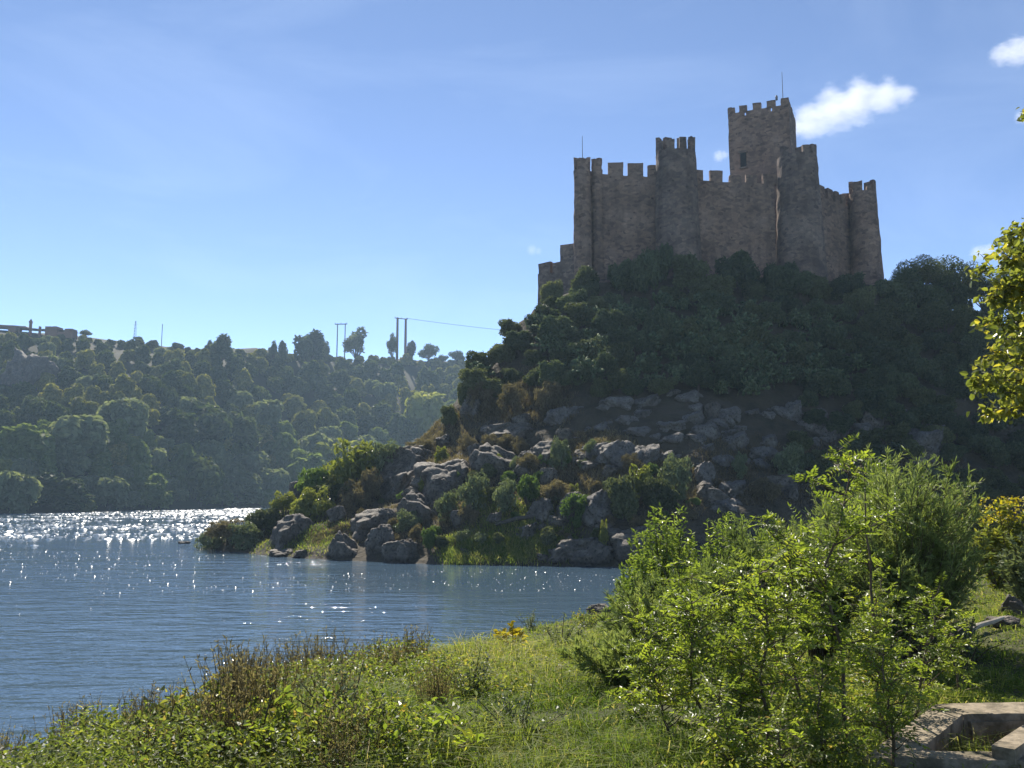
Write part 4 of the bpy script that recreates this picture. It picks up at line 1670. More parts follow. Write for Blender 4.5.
# shrubs hugging the castle walls
for i, (px, py, w, h, k, lab) in enumerate((
        (552, 306, 34, 32, 2, 'pale olive shrub beneath the stepped outer wall'), (585, 296, 44, 34, 2, 'olive shrub at the foot of the left corner tower'),
        (622, 296, 44, 42, 0, 'dark shrub against the left front wall'), (652, 294, 48, 62, 1, 'dark ivy like shrub climbing the wall between the two front towers'),
        (690, 292, 54, 46, 2, 'olive shrub at the foot of the second front tower'), (735, 292, 60, 46, 0, 'dark shrub below the keep side front wall'),
        (778, 296, 50, 44, 1, 'dark shrub left of the big broken tower foot'), (815, 298, 40, 30, 2, 'olive shrub at the foot of the big broken tower'),
        (850, 298, 40, 30, 0, 'dark shrub under the receding right wall'), (904, 304, 50, 34, 1, 'dark shrub filling the gap right of the right corner tower'), (720, 300, 40, 32, 3, 'small olive shrub among dark ones under the front wall'))):
    isl_put(px, py, w, h, k, lab)
# taller trees at the right of the castle
TI = Proto(tree_proto('tree', 501, 3.2, 6.5, .16, M['l_olive'], 14, 5200, .16, .34, (.26, .44), .60, .42, .5))
TI2 = Proto(tree_proto('tree', 502, 3.6, 6.5, .18, M['l_dark'], 16, 5600, .16, .34, (.26, .44), .56, .46, .5))
for px, py, w, h, T, lab in ((922, 300, 52, 50, TI, 'olive tree with an open crown just right of the castle'), (950, 298, 58, 60, TI2, 'dark tree behind the open crowned olive tree right of the castle'),
                             (905, 306, 40, 42, TI2, 'dark tree touching the right corner tower'), (984, 302, 62, 60, TI, 'olive tree on the right ridge behind the overhanging leaves'),
                             (1016, 316, 66, 72, TI2, 'dark tree at the right edge behind the overhanging leaves'), (945, 350, 60, 56, TI, 'olive tree lower down the shaded right slope'),
                             (990, 390, 70, 70, TI2, 'dark tree low on the slope behind the overhanging leaves'), (1060, 380, 70, 80, TI2, 'dark tree beyond the overhanging branches')):
    p = hit_isl(px, py)
    if p is None:
        p = hit_isl(px, py + 30)
    s = p[1] / FPX
    T.put(p - np.array([0, 0, .2]), RNG.uniform(0, 6), (w * s / 6.6, w * s / 6.6, h * s / 6.6), lab)

# prickly pears
def cactus_mesh(seed):
    rng = np.random.default_rng(seed)
    mbx = MB()
    pads = [(np.array([rng.uniform(-.9, .9), rng.uniform(-.6, .6), 0.0]), nrm(np.array([rng.normal() * .3, rng.normal() * .3, 1])), 0) for _ in range(14)]
    P, D, N, L = [], [], [], []
    while pads:
        b, d, lv = pads.pop()
        l = rng.uniform(.30, .46)
        P.append(b), D.append(d), N.append(nrm(rng.normal(size=3) * [1, 1, .2])), L.append(l)
        if lv < 4:
            for _ in range(rng.integers(1, 3)):
                pads.append((b + d * l * .9, nrm(d + rng.normal(size=3) * .6 + [0, 0, .25]), lv + 1))
        if len(P) > 130:
            break
    P, D, N, L = map(np.array, (P, D, N, L))
    # two-sided pads with a rounded outline
    n = len(P)
    U = nrm(D)
    R = nrm(np.cross(U, N))
    Q = np.cross(R, U)
    k = 10
    V, F = [], []
    for i in range(n):
        b0 = len(V)
        for sgn in (0,):
            for j in range(k):
                a = 2 * math.pi * j / k
                V.append(P[i] + U[i] * L[i] * (.5 - .5 * math.cos(a)) + R[i] * L[i] * .33 * math.sin(a))
        V.append(P[i] + U[i] * L[i] * .5 + Q[i] * .04)
        V.append(P[i] + U[i] * L[i] * .5 - Q[i] * .04)
        F += [(b0 + j, b0 + (j + 1) % k, b0 + k) for j in range(k)] + [(b0 + (j + 1) % k, b0 + j, b0 + k + 1) for j in range(k)]
    mbx.add(V, F, np.repeat(rng.uniform(0, 1, n), 2 * k))
    return mbx.mesh('prickly_pear', M['pad'], True)


CM = [cactus_mesh(61), cactus_mesh(62), cactus_mesh(63)]
for px, py in scatter_px(64, [(560, 330), (640, 305), (760, 310), (830, 330), (860, 380), (760, 400), (640, 385), (560, 380)], 15):
    p = hit_isl(px, py)
    d = nrm(np.array([0, 0, CAM_H]) - p)
    mesh_obj(CM[int(RNG.integers(0, 3))], 'prickly_pear', p + d * 1.2, RNG.uniform(0, 6.28), RNG.uniform(.9, 1.5), 'prickly pear between the shaded shrubs under the castle front', 'cactus', 'prickly pears under the castle')
for px, py, lab in ((548, 335, 'pale prickly pear glinting on the sunny left shoulder'), (553, 352, 'prickly pear below the glinting one on the left shoulder'), (478, 382, 'prickly pear at the left edge of the hill thicket')):
    p = hit_isl(px, py)
    mesh_obj(CM[0], 'prickly_pear', p + nrm(np.array([0, 0, CAM_H]) - p) * 1.5, RNG.uniform(0, 6), 1.4, lab, 'cactus')

# dry grass on the castle hill
mb = MB()
for poly, n, hgt, tl in (([(560, 440), (600, 430), (690, 470), (700, 510), (600, 500), (540, 480)], 18000, .8, (.3, 1)),
                         ([(470, 380), (560, 370), (570, 420), (480, 420)], 14000, .9, (.0, .8)),
                         ([(380, 430), (470, 410), (480, 470), (380, 480)], 12000, .75, (.2, 1)),
                         ([(300, 500), (420, 470), (560, 480), (560, 530), (420, 545), (300, 540)], 20000, .6, (.1, .9)),
                         ([(700, 440), (960, 450), (960, 500), (700, 500)], 12000, .8, (0, .6))):
    pc = np.array(scatter_px(170, poly, 4))
    pts = [q for q in (hit_isl(*c) for c in pc) if q is not None]
    pts = np.array(pts)
    k = RNG.integers(0, len(pts), n)
    P = pts[k] + RNG.normal(size=(n, 3)) * [.55, .55, 0]
    P[:, 2] = H_isl(P[:, 0], P[:, 1]) - .05
    D = nrm(RNG.normal(size=(n, 3)) * .35 + [0, 0, 1])
    ct = RNG.uniform(tl[0], tl[1], len(pts))
    blades(mb, P, D, RNG.uniform(.4, 1, n) * hgt, .05, np.clip(ct[k] + RNG.normal(size=n) * .15, 0, 1))
o = mb.build('dry_grass', M['dry'])
tag(o, None, None, None, 'stuff')
# fresh grass along the hill's shore
mb = MB()
for poly, n, hgt in (([(440, 540), (560, 525), (580, 555), (450, 563)], 12000, .9), ([(470, 500), (560, 505), (570, 530), (470, 530)], 6000, .6), ([(250, 520), (350, 520), (330, 550), (260, 550)], 4000, .6)):
    pts = np.array([q for q in (hit_isl(*c) for c in scatter_px(80, poly, 4)) if q is not None])
    k = RNG.integers(0, len(pts), n)
    P = pts[k] + RNG.normal(size=(n, 3)) * [.6, .6, 0]
    P[:, 2] = H_isl(P[:, 0], P[:, 1]) - .05
    ok = P[:, 2] > -.1
    P, k = P[ok], k[ok]
    n = len(P)
    blades(mb, P, nrm(RNG.normal(size=(n, 3)) * .3 + [0, 0, 1]), RNG.uniform(.4, 1, n) * hgt, .05, np.clip(RNG.uniform(.2, .9, len(pts))[k] + RNG.normal(size=n) * .1, 0, 1))
o = mb.build('grass', M['grass'])
tag(o, None, None, None, 'stuff')

# ------------------------------------------------------------------ near bank: trough, rocks, stick
tz = TZ
tr = empty('stone_trough', (3.2, 5.7, tz), 'old open concrete basin with a broad worn rim sunk in the grass', 'basin')
TO = np.array([3.2, 5.7, tz])
ztop = .075


def onplane(px, py):
    return onz(px, py, tz + ztop)


ou = [onplane(862, 757), onplane(936, 704), onplane(1062, 701), onplane(1120, 763)]
inn = [onplane(920, 750), onplane(963, 714), onplane(1054, 713), onplane(1084, 753)]
for i in range(4):
    j = (i + 1) % 4
    a, b_, c, d = [np.array([*(q[:2] - TO[:2])]) for q in (ou[i], ou[j], inn[j], inn[i])]
    # each beam is a worn block, mitred a few millimetres apart
    g = .004
    ab = nrm(b_ - a)
    quad = [a + ab * g, b_ - ab * g, c - ab * g, d + ab * g]
    n1, n2, nz = 14, 5, 4
    V, idx = [], {}
    for kz in range(nz + 1):
        for u in range(n1 + 1):
            for v in range(n2 + 1):
                s_, t_ = u / n1, v / n2
                p = (quad[0] * (1 - s_) + quad[1] * s_) * (1 - t_) + (quad[3] * (1 - s_) + quad[2] * s_) * t_
                idx[(u, v, kz)] = len(V)
                V.append((p[0], p[1], -.35 + (ztop + .35) * kz / nz))
    F = []
    for u in range(n1):
        for v in range(n2):
            F.append((idx[u, v, nz], idx[u + 1, v, nz], idx[u + 1, v + 1, nz], idx[u, v + 1, nz]))
    for kz in range(nz):
        for u in range(n1):
            F.append((idx[u, 0, kz], idx[u + 1, 0, kz], idx[u + 1, 0, kz + 1], idx[u, 0, kz + 1]))
            F.append((idx[u + 1, n2, kz], idx[u, n2, kz], idx[u, n2, kz + 1], idx[u + 1, n2, kz + 1]))
        for v in range(n2):
            F.append((idx[0, v + 1, kz], idx[0, v, kz], idx[0, v, kz + 1], idx[0, v + 1, kz + 1]))
            F.append((idx[n1, v, kz], idx[n1, v + 1, kz], idx[n1, v + 1, kz + 1], idx[n1, v, kz + 1]))
    mb = MB()
    V = np.array(V)
    V[:, 2] += .005 * fbm(V * 9 + i * 7, 5, 3) * (V[:, 2] > 0)
    V[:, :2] += .005 * np.stack([fbm(V * 8 + 3, 8, 3), fbm(V * 8 + 50, 9, 3)], -1) * np.where((np.abs(V[:, 2:3]) < .3), 1, 0)
    mb.add(V, F)
    mb.build('beam', M['concrete'], tr)
mb = MB()
q0, q1 = onz(966, 727, tz - .02) - TO, onz(1048, 724, tz - .02) - TO
box(mb, ((q0 + q1) / 2), (np.linalg.norm(q1 - q0), .14, .09), math.atan2(q1[1] - q0[1], q1[0] - q0[0]))
rough_slab(mb, None, .01, 2)
mb.build('ledge', M['concrete'], tr)
mb = MB()
q0, q1 = onz(1004, 757, tz + .09) - TO, onz(1045, 728, tz + .09) - TO
box(mb, ((q0 + q1) / 2), (np.linalg.norm(q1 - q0), .12, .10), math.atan2(q1[1] - q0[1], q1[0] - q0[0]))
rough_slab(mb, None, .01, 4)
mb.build('crossbeam', M['concrete'], tr)

for px, py, w, h, k, lab in ((1016, 618, 26, 22, 0, 'grey rounded stone on the bank above the bleached stick'), (1008, 628, 36, 10, 4, 'flat stone on the grass under the grey rounded stone'),
                             (962, 640, 30, 12, 5, 'small flat grey stone beside the feathery shrub'), 
                             (600, 608, 26, 9, 2, 'dark stone on the bank edge by the water'),):
    p = hit_bank(px, py)
    s = p[1] / FPX
    rock_at(p + [0, w * s * .3, 0], w * s, h * s, w * s * .8, k, lab, None, None, 'rock', .3)
a, b_ = hit_bank(965, 640), hit_bank(1004, 628)
mb = MB()
c0 = (a + b_) / 2
tube(mb, [a - c0, (a - c0) * .3 + [0, 0, .05], (b_ - c0) * .5 + [0, 0, .05], b_ - c0 + [0, 0, .06]], [.028, .032, .03, .018], 8)
o = mb.build('stick', M['deadwood'])
o.location = c0 + np.array([0, 0, .06])
tag(o, 'bleached pale stick lying in the grass right of the feathery shrub', 'stick')


# ------------------------------------------------------------------ near bank: grass and low leaves
def bank_samples(n, r0, r1, rng, dmin=.1, power=1.0):
    r = r0 * (r1 / r0) ** (rng.uniform(0, 1, n) ** power)
    a = rng.uniform(-.66, .66, n)
    P = np.stack([r * np.sin(a), r * np.cos(a)], -1)
    d = d_bank(P[:, 0], P[:, 1])
    m = d > dmin
    # nothing grows through the basin's rim
    px, py = P[:, 0], P[:, 1]
    inside = np.zeros(n, bool)
    poly = [q[:2] for q in ou]
    for (ax, ay), (bx, by) in zip(poly, poly[1:] + poly[:1]):
        c = ((ay > py) != (by > py)) & (px < (bx - ax) * (py - ay) / (by - ay + 1e-12) + ax)
        inside ^= c
    m &= ~inside
    P, d, r = P[m], d[m], r[m]
    return np.concatenate([P, H_bank(P[:, 0], P[:, 1])[:, None]], 1), d, r


rng = np.random.default_rng(5)
mb = MB()
P, d, r = bank_samples(360000, 3.6, 62, rng)
cl = fbm(P[:, :2] * .55, 7, 3)
cl2 = fbm(P[:, :2] * 2.2, 17, 2)
hgt = np.clip(.20 + .13 * cl + .10 * cl2, .05, .6) * rng.uniform(.5, 1.25, len(P))
right = smooth((P[:, 0] / np.maximum(P[:, 1], 1) - .36) / .1)      # mown-looking sward on the right
pxg, pyg = proj(P)
pale = smooth((pxg - 330) / 160) * smooth((700 - pxg) / 120) * smooth((pyg - 600) / 60)
hgt = hgt * (1 - .35 * right) * (1 + .35 * pale)
lean = rng.normal(size=(len(P), 3)) * .6 + [0, 0, 1]
tint = np.clip(.42 + .22 * cl + .16 * rng.normal(size=len(P)) - .08 * cl2 + .1 * right * (.5 + .5 * np.sign(cl2)) + .06 * pale, 0, 1)
straw = rng.random(len(P)) < .06
tint = np.where(straw, rng.uniform(.75, 1, len(P)), tint)
blades(mb, P - [0, 0, .02], lean, hgt * 1.12, .0032 + .00065 * r, tint, .55, rng)
tag(mb.build('grass', M['grass']), None, None, None, 'stuff')

# low broad leaves: brambles and herbs that cover the slope
mb = MB()
P, d, r = bank_samples(230000, 3.8, 58, rng, .0)
cl = fbm(P[:, :2] * .45 + 40, 23, 3)
cl2 = fbm(P[:, :2] * 1.6 + 9, 27, 2)
px, py = proj(P)
leftw = smooth((560 - px) / 260) * smooth((py - 560) / 120)
keepp = (.9 * cl + .6 * cl2 + .45 * leftw - .40 - .35 * smooth((px - 400) / 100) - .9 * smooth((px - 880) / 60)) > rng.uniform(-.35, .35, len(P))
P, cl, cl2, r, d, leftw = P[keepp], cl[keepp], cl2[keepp], r[keepp], d[keepp], leftw[keepp]
n = len(P)
hm_ = np.clip(.12 + .16 * cl2 + .16 * leftw + .08 * cl, .03, .5) * smooth(d / 1.5 + .25)
P[:, 2] += hm_ * rng.uniform(.1, 1, n) ** .6
L = (.013 + .0021 * r) * rng.uniform(.6, 1.7, n)
N = nrm(rng.normal(size=(n, 3)) * .55 + [0, 0, 1])
leaves(mb, P, np.cross(N, rdir(n, rng)), N, L, L * .62, np.clip(.42 + .25 * cl2 + .24 * rng.normal(size=n) - .12 * leftw, 0, 1), .2, .15)
tag(mb.build('ground_cover', M['cover']), None, None, None, 'stuff')


# ------------------------------------------------------------------ near bank: plants
def weed_mesh(seed, n_st, h, spread, dry=True):
    """clump of stiff upright dead stems with seed heads"""
    rng = np.random.default_rng(seed)
    mbx = MB()
    B = np.concatenate([rng.normal(size=(n_st, 2)) * spread, np.zeros((n_st, 1))], 1)
    T = nrm(rng.normal(size=(n_st, 3)) * .22 + [0, 0, 1])
    H = h * rng.uniform(.45, 1.1, n_st)
    mid = B + T * (H * .5)[:, None]
    top = mid + nrm(T + rng.normal(size=(n_st, 3)) * .12) * (H * .5)[:, None]
    sticks(mbx, B - [0, 0, .05], mid, .007, .006, .3)
    sticks(mbx, mid, top, .006, .003, .4)
    m = 15
    k = np.repeat(np.arange(n_st), m)
    t = rng.uniform(.25, 1.0, len(k))
    Pp = np.where(t[:, None] < .5, B[k] + (mid[k] - B[k]) * (t * 2)[:, None], mid[k] + (top[k] - mid[k]) * ((t - .5) * 2)[:, None])
    D = nrm(rng.normal(size=(len(k), 3)) * .7 + [0, 0, .9])
    L = rng.uniform(.03, .09, len(k)) * h
    leaves(mbx, Pp, D, rdir(len(k), rng), L, L * .24, rng.uniform(0, 1, len(k)))
    return mbx.mesh('dry_weed', M['dryweed'] if dry else M['cover'])


WM = [weed_mesh(700 + i, 44, 1.15, .2) for i in range(4)]
shore = [(6, 766, 1.15), (22, 758, 1.0), (45, 748, 1.05), (66, 742, 1.1), (88, 738, .9), (112, 728, 1.15), (135, 720, .95), (152, 716, 1.0), (172, 704, .9), (205, 690, 1.25), (222, 686, 1.35),
         (240, 682, 1.2), (262, 676, 1.0), (285, 672, 1.1), (302, 668, 1.15), (318, 664, 1.0), (340, 664, .9), (362, 660, .8), (384, 660, .7), (430, 655, .7), (452, 648, .8), (470, 646, .8), (490, 642, .8), (560, 618, .6),
         (180, 740, .95), (230, 730, .9), (300, 705, .9), (255, 710, 1.0), (330, 700, .8), (130, 755, .9), (415, 668, .7), (400, 690, .6), (280, 690, 1.0), (200, 715, 1.0)]
shore += [(float(RNG.uniform(20, 430)), float(RNG.uniform(690, 768)), float(RNG.uniform(.55, .95))) for _ in range(6)]
shore = [q for q in shore if q[1] > np.interp(q[0], [0, 150, 260, 440], [735, 705, 670, 650])]
for i, (px, py, h) in enumerate(shore):
    p = hit_bank(px, py + 18)
    if p is None:
        continue
    s = p[1] / 18.0
    for j in range(1 + (i % 3 == 0)):
        q = p + np.array([RNG.uniform(-.35, .35), RNG.uniform(-.3, .3), 0])
        q[2] = H_bank(q[0], q[1])
        mesh_obj(WM[(i + j) % 4], 'dry_weed', q, RNG.uniform(0, 6), (h * .8 * s ** .5, h * .8 * s ** .5, h * .85 * s ** .5), 'clump of dry brown weed stems along the near water edge', 'weed', 'dry weed clumps along the near water edge')


def leafy_clump(seed, n, r, h, l0, l1, m, ar=.6, name='leafy_plant', stems=14):
    rng = np.random.default_rng(seed)
    mbx = MB()
    a = rng.uniform(0, 6.28, stems)
    rr = r * np.sqrt(rng.uniform(0, 1, stems))
    tip = np.stack([rr * np.cos(a), rr * np.sin(a), h * rng.uniform(.55, 1.05, stems) * (1 - .35 * (rr / r) ** 2)], 1)
    base = tip * [.08, .08, 0]
    sticks(mbx, base - [0, 0, .05], base + (tip - base) * .5 + [0, 0, h * .06], .008, .006, .5, 1)
    sticks(mbx, base + (tip - base) * .5 + [0, 0, h * .06], tip, .006, .003, .5, 1)
    k = rng.integers(0, stems, n)
    t = rng.uniform(.15, 1, n)
    P = base[k] + (tip[k] - base[k]) * t[:, None] + [0, 0, 1] * (h * .12 * np.sin(t * np.pi))[:, None] + rng.normal(size=(n, 3)) * .06 * r
    N = nrm(rng.normal(size=(n, 3)) * .6 + [0, 0, .8])
    L = rng.uniform(l0, l1, n)
    lt = rng.uniform(.2, .8, stems)
    leaves(mbx, P, np.cross(N, rdir(n, rng)) + [0, 0, .15], N, L, L * ar, np.clip(lt[k] + rng.normal(size=n) * .2, 0, 1), .22, .2)
    return mbx.mesh(name, [m, M['bark_red']])


LC = [leafy_clump(735, 460, .42, .42, .025, .06, M['cover']), leafy_clump(721, 420, .5, .40, .025, .065, M['l_near']), leafy_clump(722, 420, .4, .5, .02, .05, M['l_grey'])]
LCY = leafy_clump(725, 90, .18, .42, .06, .12, M['yellow'], .6, 'yellow_plant', 7)
LCB = leafy_clump(726, 260, .4, .5, .04, .09, M['cover'])
for px, py, sc, me, lab in (
        (514, 656, 1.2, LCY, 'bright yellow leaved plant standing in the grass near the water'),
        (396, 740, 1.0, LC[1], 'yellow green leafy plant low on the slope right of the bramble'),
        (395, 728, .55, LCY, 'small plant with a few yellow leaves below the leafy slope'),
        (255, 760, 1.1, LC[0], 'large bright leaved bramble at the bottom edge left of centre'),
        (300, 755, 1.1, LC[1], 'bramble with yellow tips beside the large bright leaved bramble'),
        (215, 740, 1.1, LC[0], 'bramble clump up left of the large bright leaved bramble'),
        (160, 760, 1.1, LC[0], 'bramble clump at the bottom left among the dry weeds'),
        (345, 735, 1.0, LC[2], 'dull green herb clump right of the brambles'),
        (470, 700, 1.0, LC[2], 'dark herb clump below the bright yellow plant'),
        (440, 690, 1.0, LC[0], 'leafy clump left of the dark herb clump on the slope'),
        (420, 766, 1.1, LC[1], 'vivid green tuft at the bottom edge below the slope'),
        (520, 745, .9, LC[2], 'grey green herb in the pale grass at the bottom centre'),
        (560, 655, 1.2, LC[2], 'dark little bush on the slope right of the bright yellow plant'),
        (400, 655, 1.3, LC[2], 'bushy dark weed at the water edge left of centre'),
        (375, 668, 1.3, LC[2], 'wide bushy weed at the water edge beside the dry stems'),
        (590, 628, 1.2, LC[0], 'low green bush at the far end of the grassy point'),
        (530, 612, 1.0, LC[2], 'small dark bush on the shoreline of the grassy point'),
        (985, 560, 1.2, LC[2], 'grey herb in the grass under the yellow flowering bush'),
        (965, 660, 1.1, LC[2], 'dull herb at the foot of the feathery shrub')):
    p = hit_bank(px, py)
    sc = sc * max(1, (p[1] / 12) ** .5)
    mesh_obj(me, 'leafy_plant' if me is not LCY else 'yellow_plant', p - [0, 0, .03], RNG.uniform(0, 6), sc, lab, 'plant')


def feathery(name, seed, h, r, n_st, label, loc, m, n_side=26, npl=26, lean=(0, 0), thick=.012, needle=(.035, .085), curve=.5):
    """tamarisk or broom: many fine arching wands set with tiny scale leaves"""
    rng = np.random.default_rng(seed)
    root = empty(name, loc, label, 'shrub')
    ms, mf = MB(), MB()
    for i in range(n_st):
        a = rng.uniform(0, 6.28)
        rr = r * math.sqrt(rng.uniform(0, 1))
        hh = h * rng.uniform(.55, 1.05) * (1 - .25 * (rr / r) ** 2)
        tip = np.array([rr * math.cos(a) + lean[0] * hh, rr * math.sin(a) + lean[1] * hh, hh])
        base = np.array([rng.normal() * r * .12, rng.normal() * r * .12, -.05])
        t = np.linspace(0, 1, 7)[:, None]
        line = base + (tip - base) * np.concatenate([t ** (1 + curve), t ** (1 + curve), t], 1)
        tube(ms, line, np.linspace(thick, thick * .2, 7), 4, .5)
        # side wands
        ts = rng.uniform(.2, 1, n_side)
        A = np.stack([np.interp(ts, t[:, 0], line[:, k]) for k in range(3)], 1)
        up_ = nrm(line[-1] - line[-2])
        D = nrm(rng.normal(size=(n_side, 3)) * .55 + up_ * .9 + [0, 0, .25])
        Ls = h * rng.uniform(.08, .20, n_side) * (1.15 - .5 * ts)
        B = A + D * Ls[:, None]
        sticks(ms, A, B, .003, .0015, .5)
        k = np.repeat(np.arange(n_side), npl)
        u = rng.uniform(0, 1, len(k))
        P = A[k] + (B[k] - A[k]) * u[:, None]
        nd = nrm(D[k] * 1.1 + rng.normal(size=(len(k), 3)) * .5)
        L = rng.uniform(needle[0], needle[1], len(k))
        tt = np.clip(rng.normal(.5, .22) + rng.normal(size=len(k)) * .12, 0, 1)
        leaves(mf, P, nd, rdir(len(k), rng), L, L * .16, tt, .1, .1)
    ms.build('stems', M['bark_red'], root)
    mf.build('foliage', m, root)
    return root


def bank_base(px, Y):
    """a point of the ground on the bearing of column px, at distance Y"""
    x = (px - 512) / FPX * Y * 1.0
    return np.array([x, Y, float(H_bank(np.array(x), np.array(Y)))])


def top_height(px, py, base):
    return at(px, py, base[1])[2] - base[2]


b = bank_base(898, 9.3)
feathery('tamarisk', 801, top_height(905, 454, b), .80, 135, 'big dark feathery shrub standing left of the grassy clearing', b, M['l_feather'], 26, 24)
b = bank_base(880, 10.5)
feathery('tamarisk', 802, top_height(870, 468, b), .8, 85, 'feathery shrub behind the leafy saplings next to the big dark one', b, M['l_feather'], 24, 22)
b = bank_base(812, 10.5)
feathery('tamarisk', 808, top_height(812, 505, b), .6, 60, 'feathery shrub hidden behind the tallest sapling', b, M['l_feather'], 24, 22)
b = bank_base(742, 10.0)
feathery('tamarisk', 803, top_height(735, 528, b), .45, 55, 'pale soft feathery shrub rising behind the saplings left of centre', b, M['l_feather'], 24, 24, (-.05, 0))
b = bank_base(668, 9.6)
feathery('tamarisk', 804, top_height(640, 578, b), .62, 60, 'thin feathery shrub leaning left over the grassy slope', b, M['l_feather'], 20, 18, (-.25, 0))
b = bank_base(625, 8.2)
feathery('tamarisk', 805, top_height(590, 635, b), .5, 40, 'lowest feathery plant in the grass left of the saplings', b, M['l_feather'], 20, 16, (-.3, 0))
b = bank_base(700, 11)
feathery('tamarisk', 807, top_height(690, 566, b), .6, 50, 'soft feathery shrub under the bright upright bush', b, M['l_feather'], 20, 20, (-.1, 0))


def willow(name, seed, h, r, n_st, n_lv, label, loc, m, l0=.07, l1=.12, ar=.3, cat='bush'):
    rng = np.random.default_rng(seed)
    root = empty(name, loc, label, cat)
    ms, mf = MB(), MB()
    for i in range(n_st):
        a = rng.uniform(0, 6.28)
        rr = r * math.sqrt(rng.uniform(0, 1))
        hh = h * rng.uniform(.5, 1.05) * (1 - .4 * (rr / r) ** 2)
        tip = np.array([rr * math.cos(a), rr * math.sin(a), hh])
        base = np.array([tip[0] * .45, tip[1] * .45, -.1])
        t = np.linspace(0, 1, 6)[:, None]
        line = base + (tip - base) * np.concatenate([t ** 1.3, t ** 1.3, t], 1)
        tube(ms, line, np.linspace(.02, .004, 6), 4, .5)
        u = rng.uniform(.12, 1, n_lv)
        P = np.stack([np.interp(u, t[:, 0], line[:, k]) for k in range(3)], 1) + rng.normal(size=(n_lv, 3)) * .05 * r * (1.1 - u)[:, None]
        D = nrm(rng.normal(size=(n_lv, 3)) * [1, 1, .5] + [0, 0, .75])
        L = rng.uniform(l0, l1, n_lv)
        leaves(mf, P, D, nrm(rng.normal(size=(n_lv, 3)) + [0, 0, .6]), L, L * ar, np.clip(rng.normal(.5, .2) + rng.normal(size=n_lv) * .15, 0, 1), .2, .25)
    ms.build('stems', M['bark_red'], root)
    mf.build('foliage', m, root)
    return root


b = bank_base(665, 27)
willow('bush', 820, top_height(700, 505, b), 1.35, 110, 110, 'bright green upright bush at the end of the grassy point', b, M['l_willow'], .10, .18, .36)
b = bank_base(634, 25)
willow('bush', 821, top_height(640, 548, b), .8, 60, 100, 'bright rounded bush reaching over the water at the grassy point', b, M['l_willow'], .10, .18, .42)
b = bank_base(722, 24)
willow('bush', 822, top_height(715, 500, b), .9, 60, 100, 'taller bright bush behind the upright bush on the grassy point', b, M['l_willow'], .09, .17, .34)
b = bank_base(775, 22)
willow('bush', 823, top_height(775, 520, b), 1.2, 70, 100, 'green bush behind the pale soft feathery shrub', b, M['l_willow'], .09, .16, .34)
b = bank_base(845, 22)
willow('bush', 824, top_height(845, 492, b), 1.5, 90, 100, 'olive bush behind the tops of the saplings', b, M['l_olive'], .09, .16, .34)
b = bank_base(940, 26)
willow('bush', 825, top_height(940, 482, b), 1.6, 110, 110, 'wide olive bush behind the big dark feathery shrub', b, M['l_olive'], .10, .18, .3)
b = bank_base(1004, 15)
willow('bush', 826, top_height(1004, 500, b), .62, 70, 90, 'bush with yellow flower tips at the right edge of the bank', b, M['l_yellow'], .07, .13, .4)
b = bank_base(1036, 13)
willow('bush', 827, top_height(1036, 522, b), .6, 60, 100, 'grey green bush beneath the yellow tipped bush', b, M['l_grey'], .06, .12, .4)
mb = MB()
rng = np.random.default_rng(4)
b = bank_base(1003, 14.8)
fb = np.stack([rng.normal(size=420) * .32, rng.normal(size=420) * .2, rng.uniform(.72, 1.02, 420) * top_height(1006, 498, b)], 1)
leaves(mb, fb, rdir(420, rng), rdir(420, rng), .05, .038, rng.uniform(0, 1, 420))
o = mb.build('flowers', M['yellow'], next(q for q in bpy.data.objects if q.get('label', '').startswith('bush with yellow flower')))


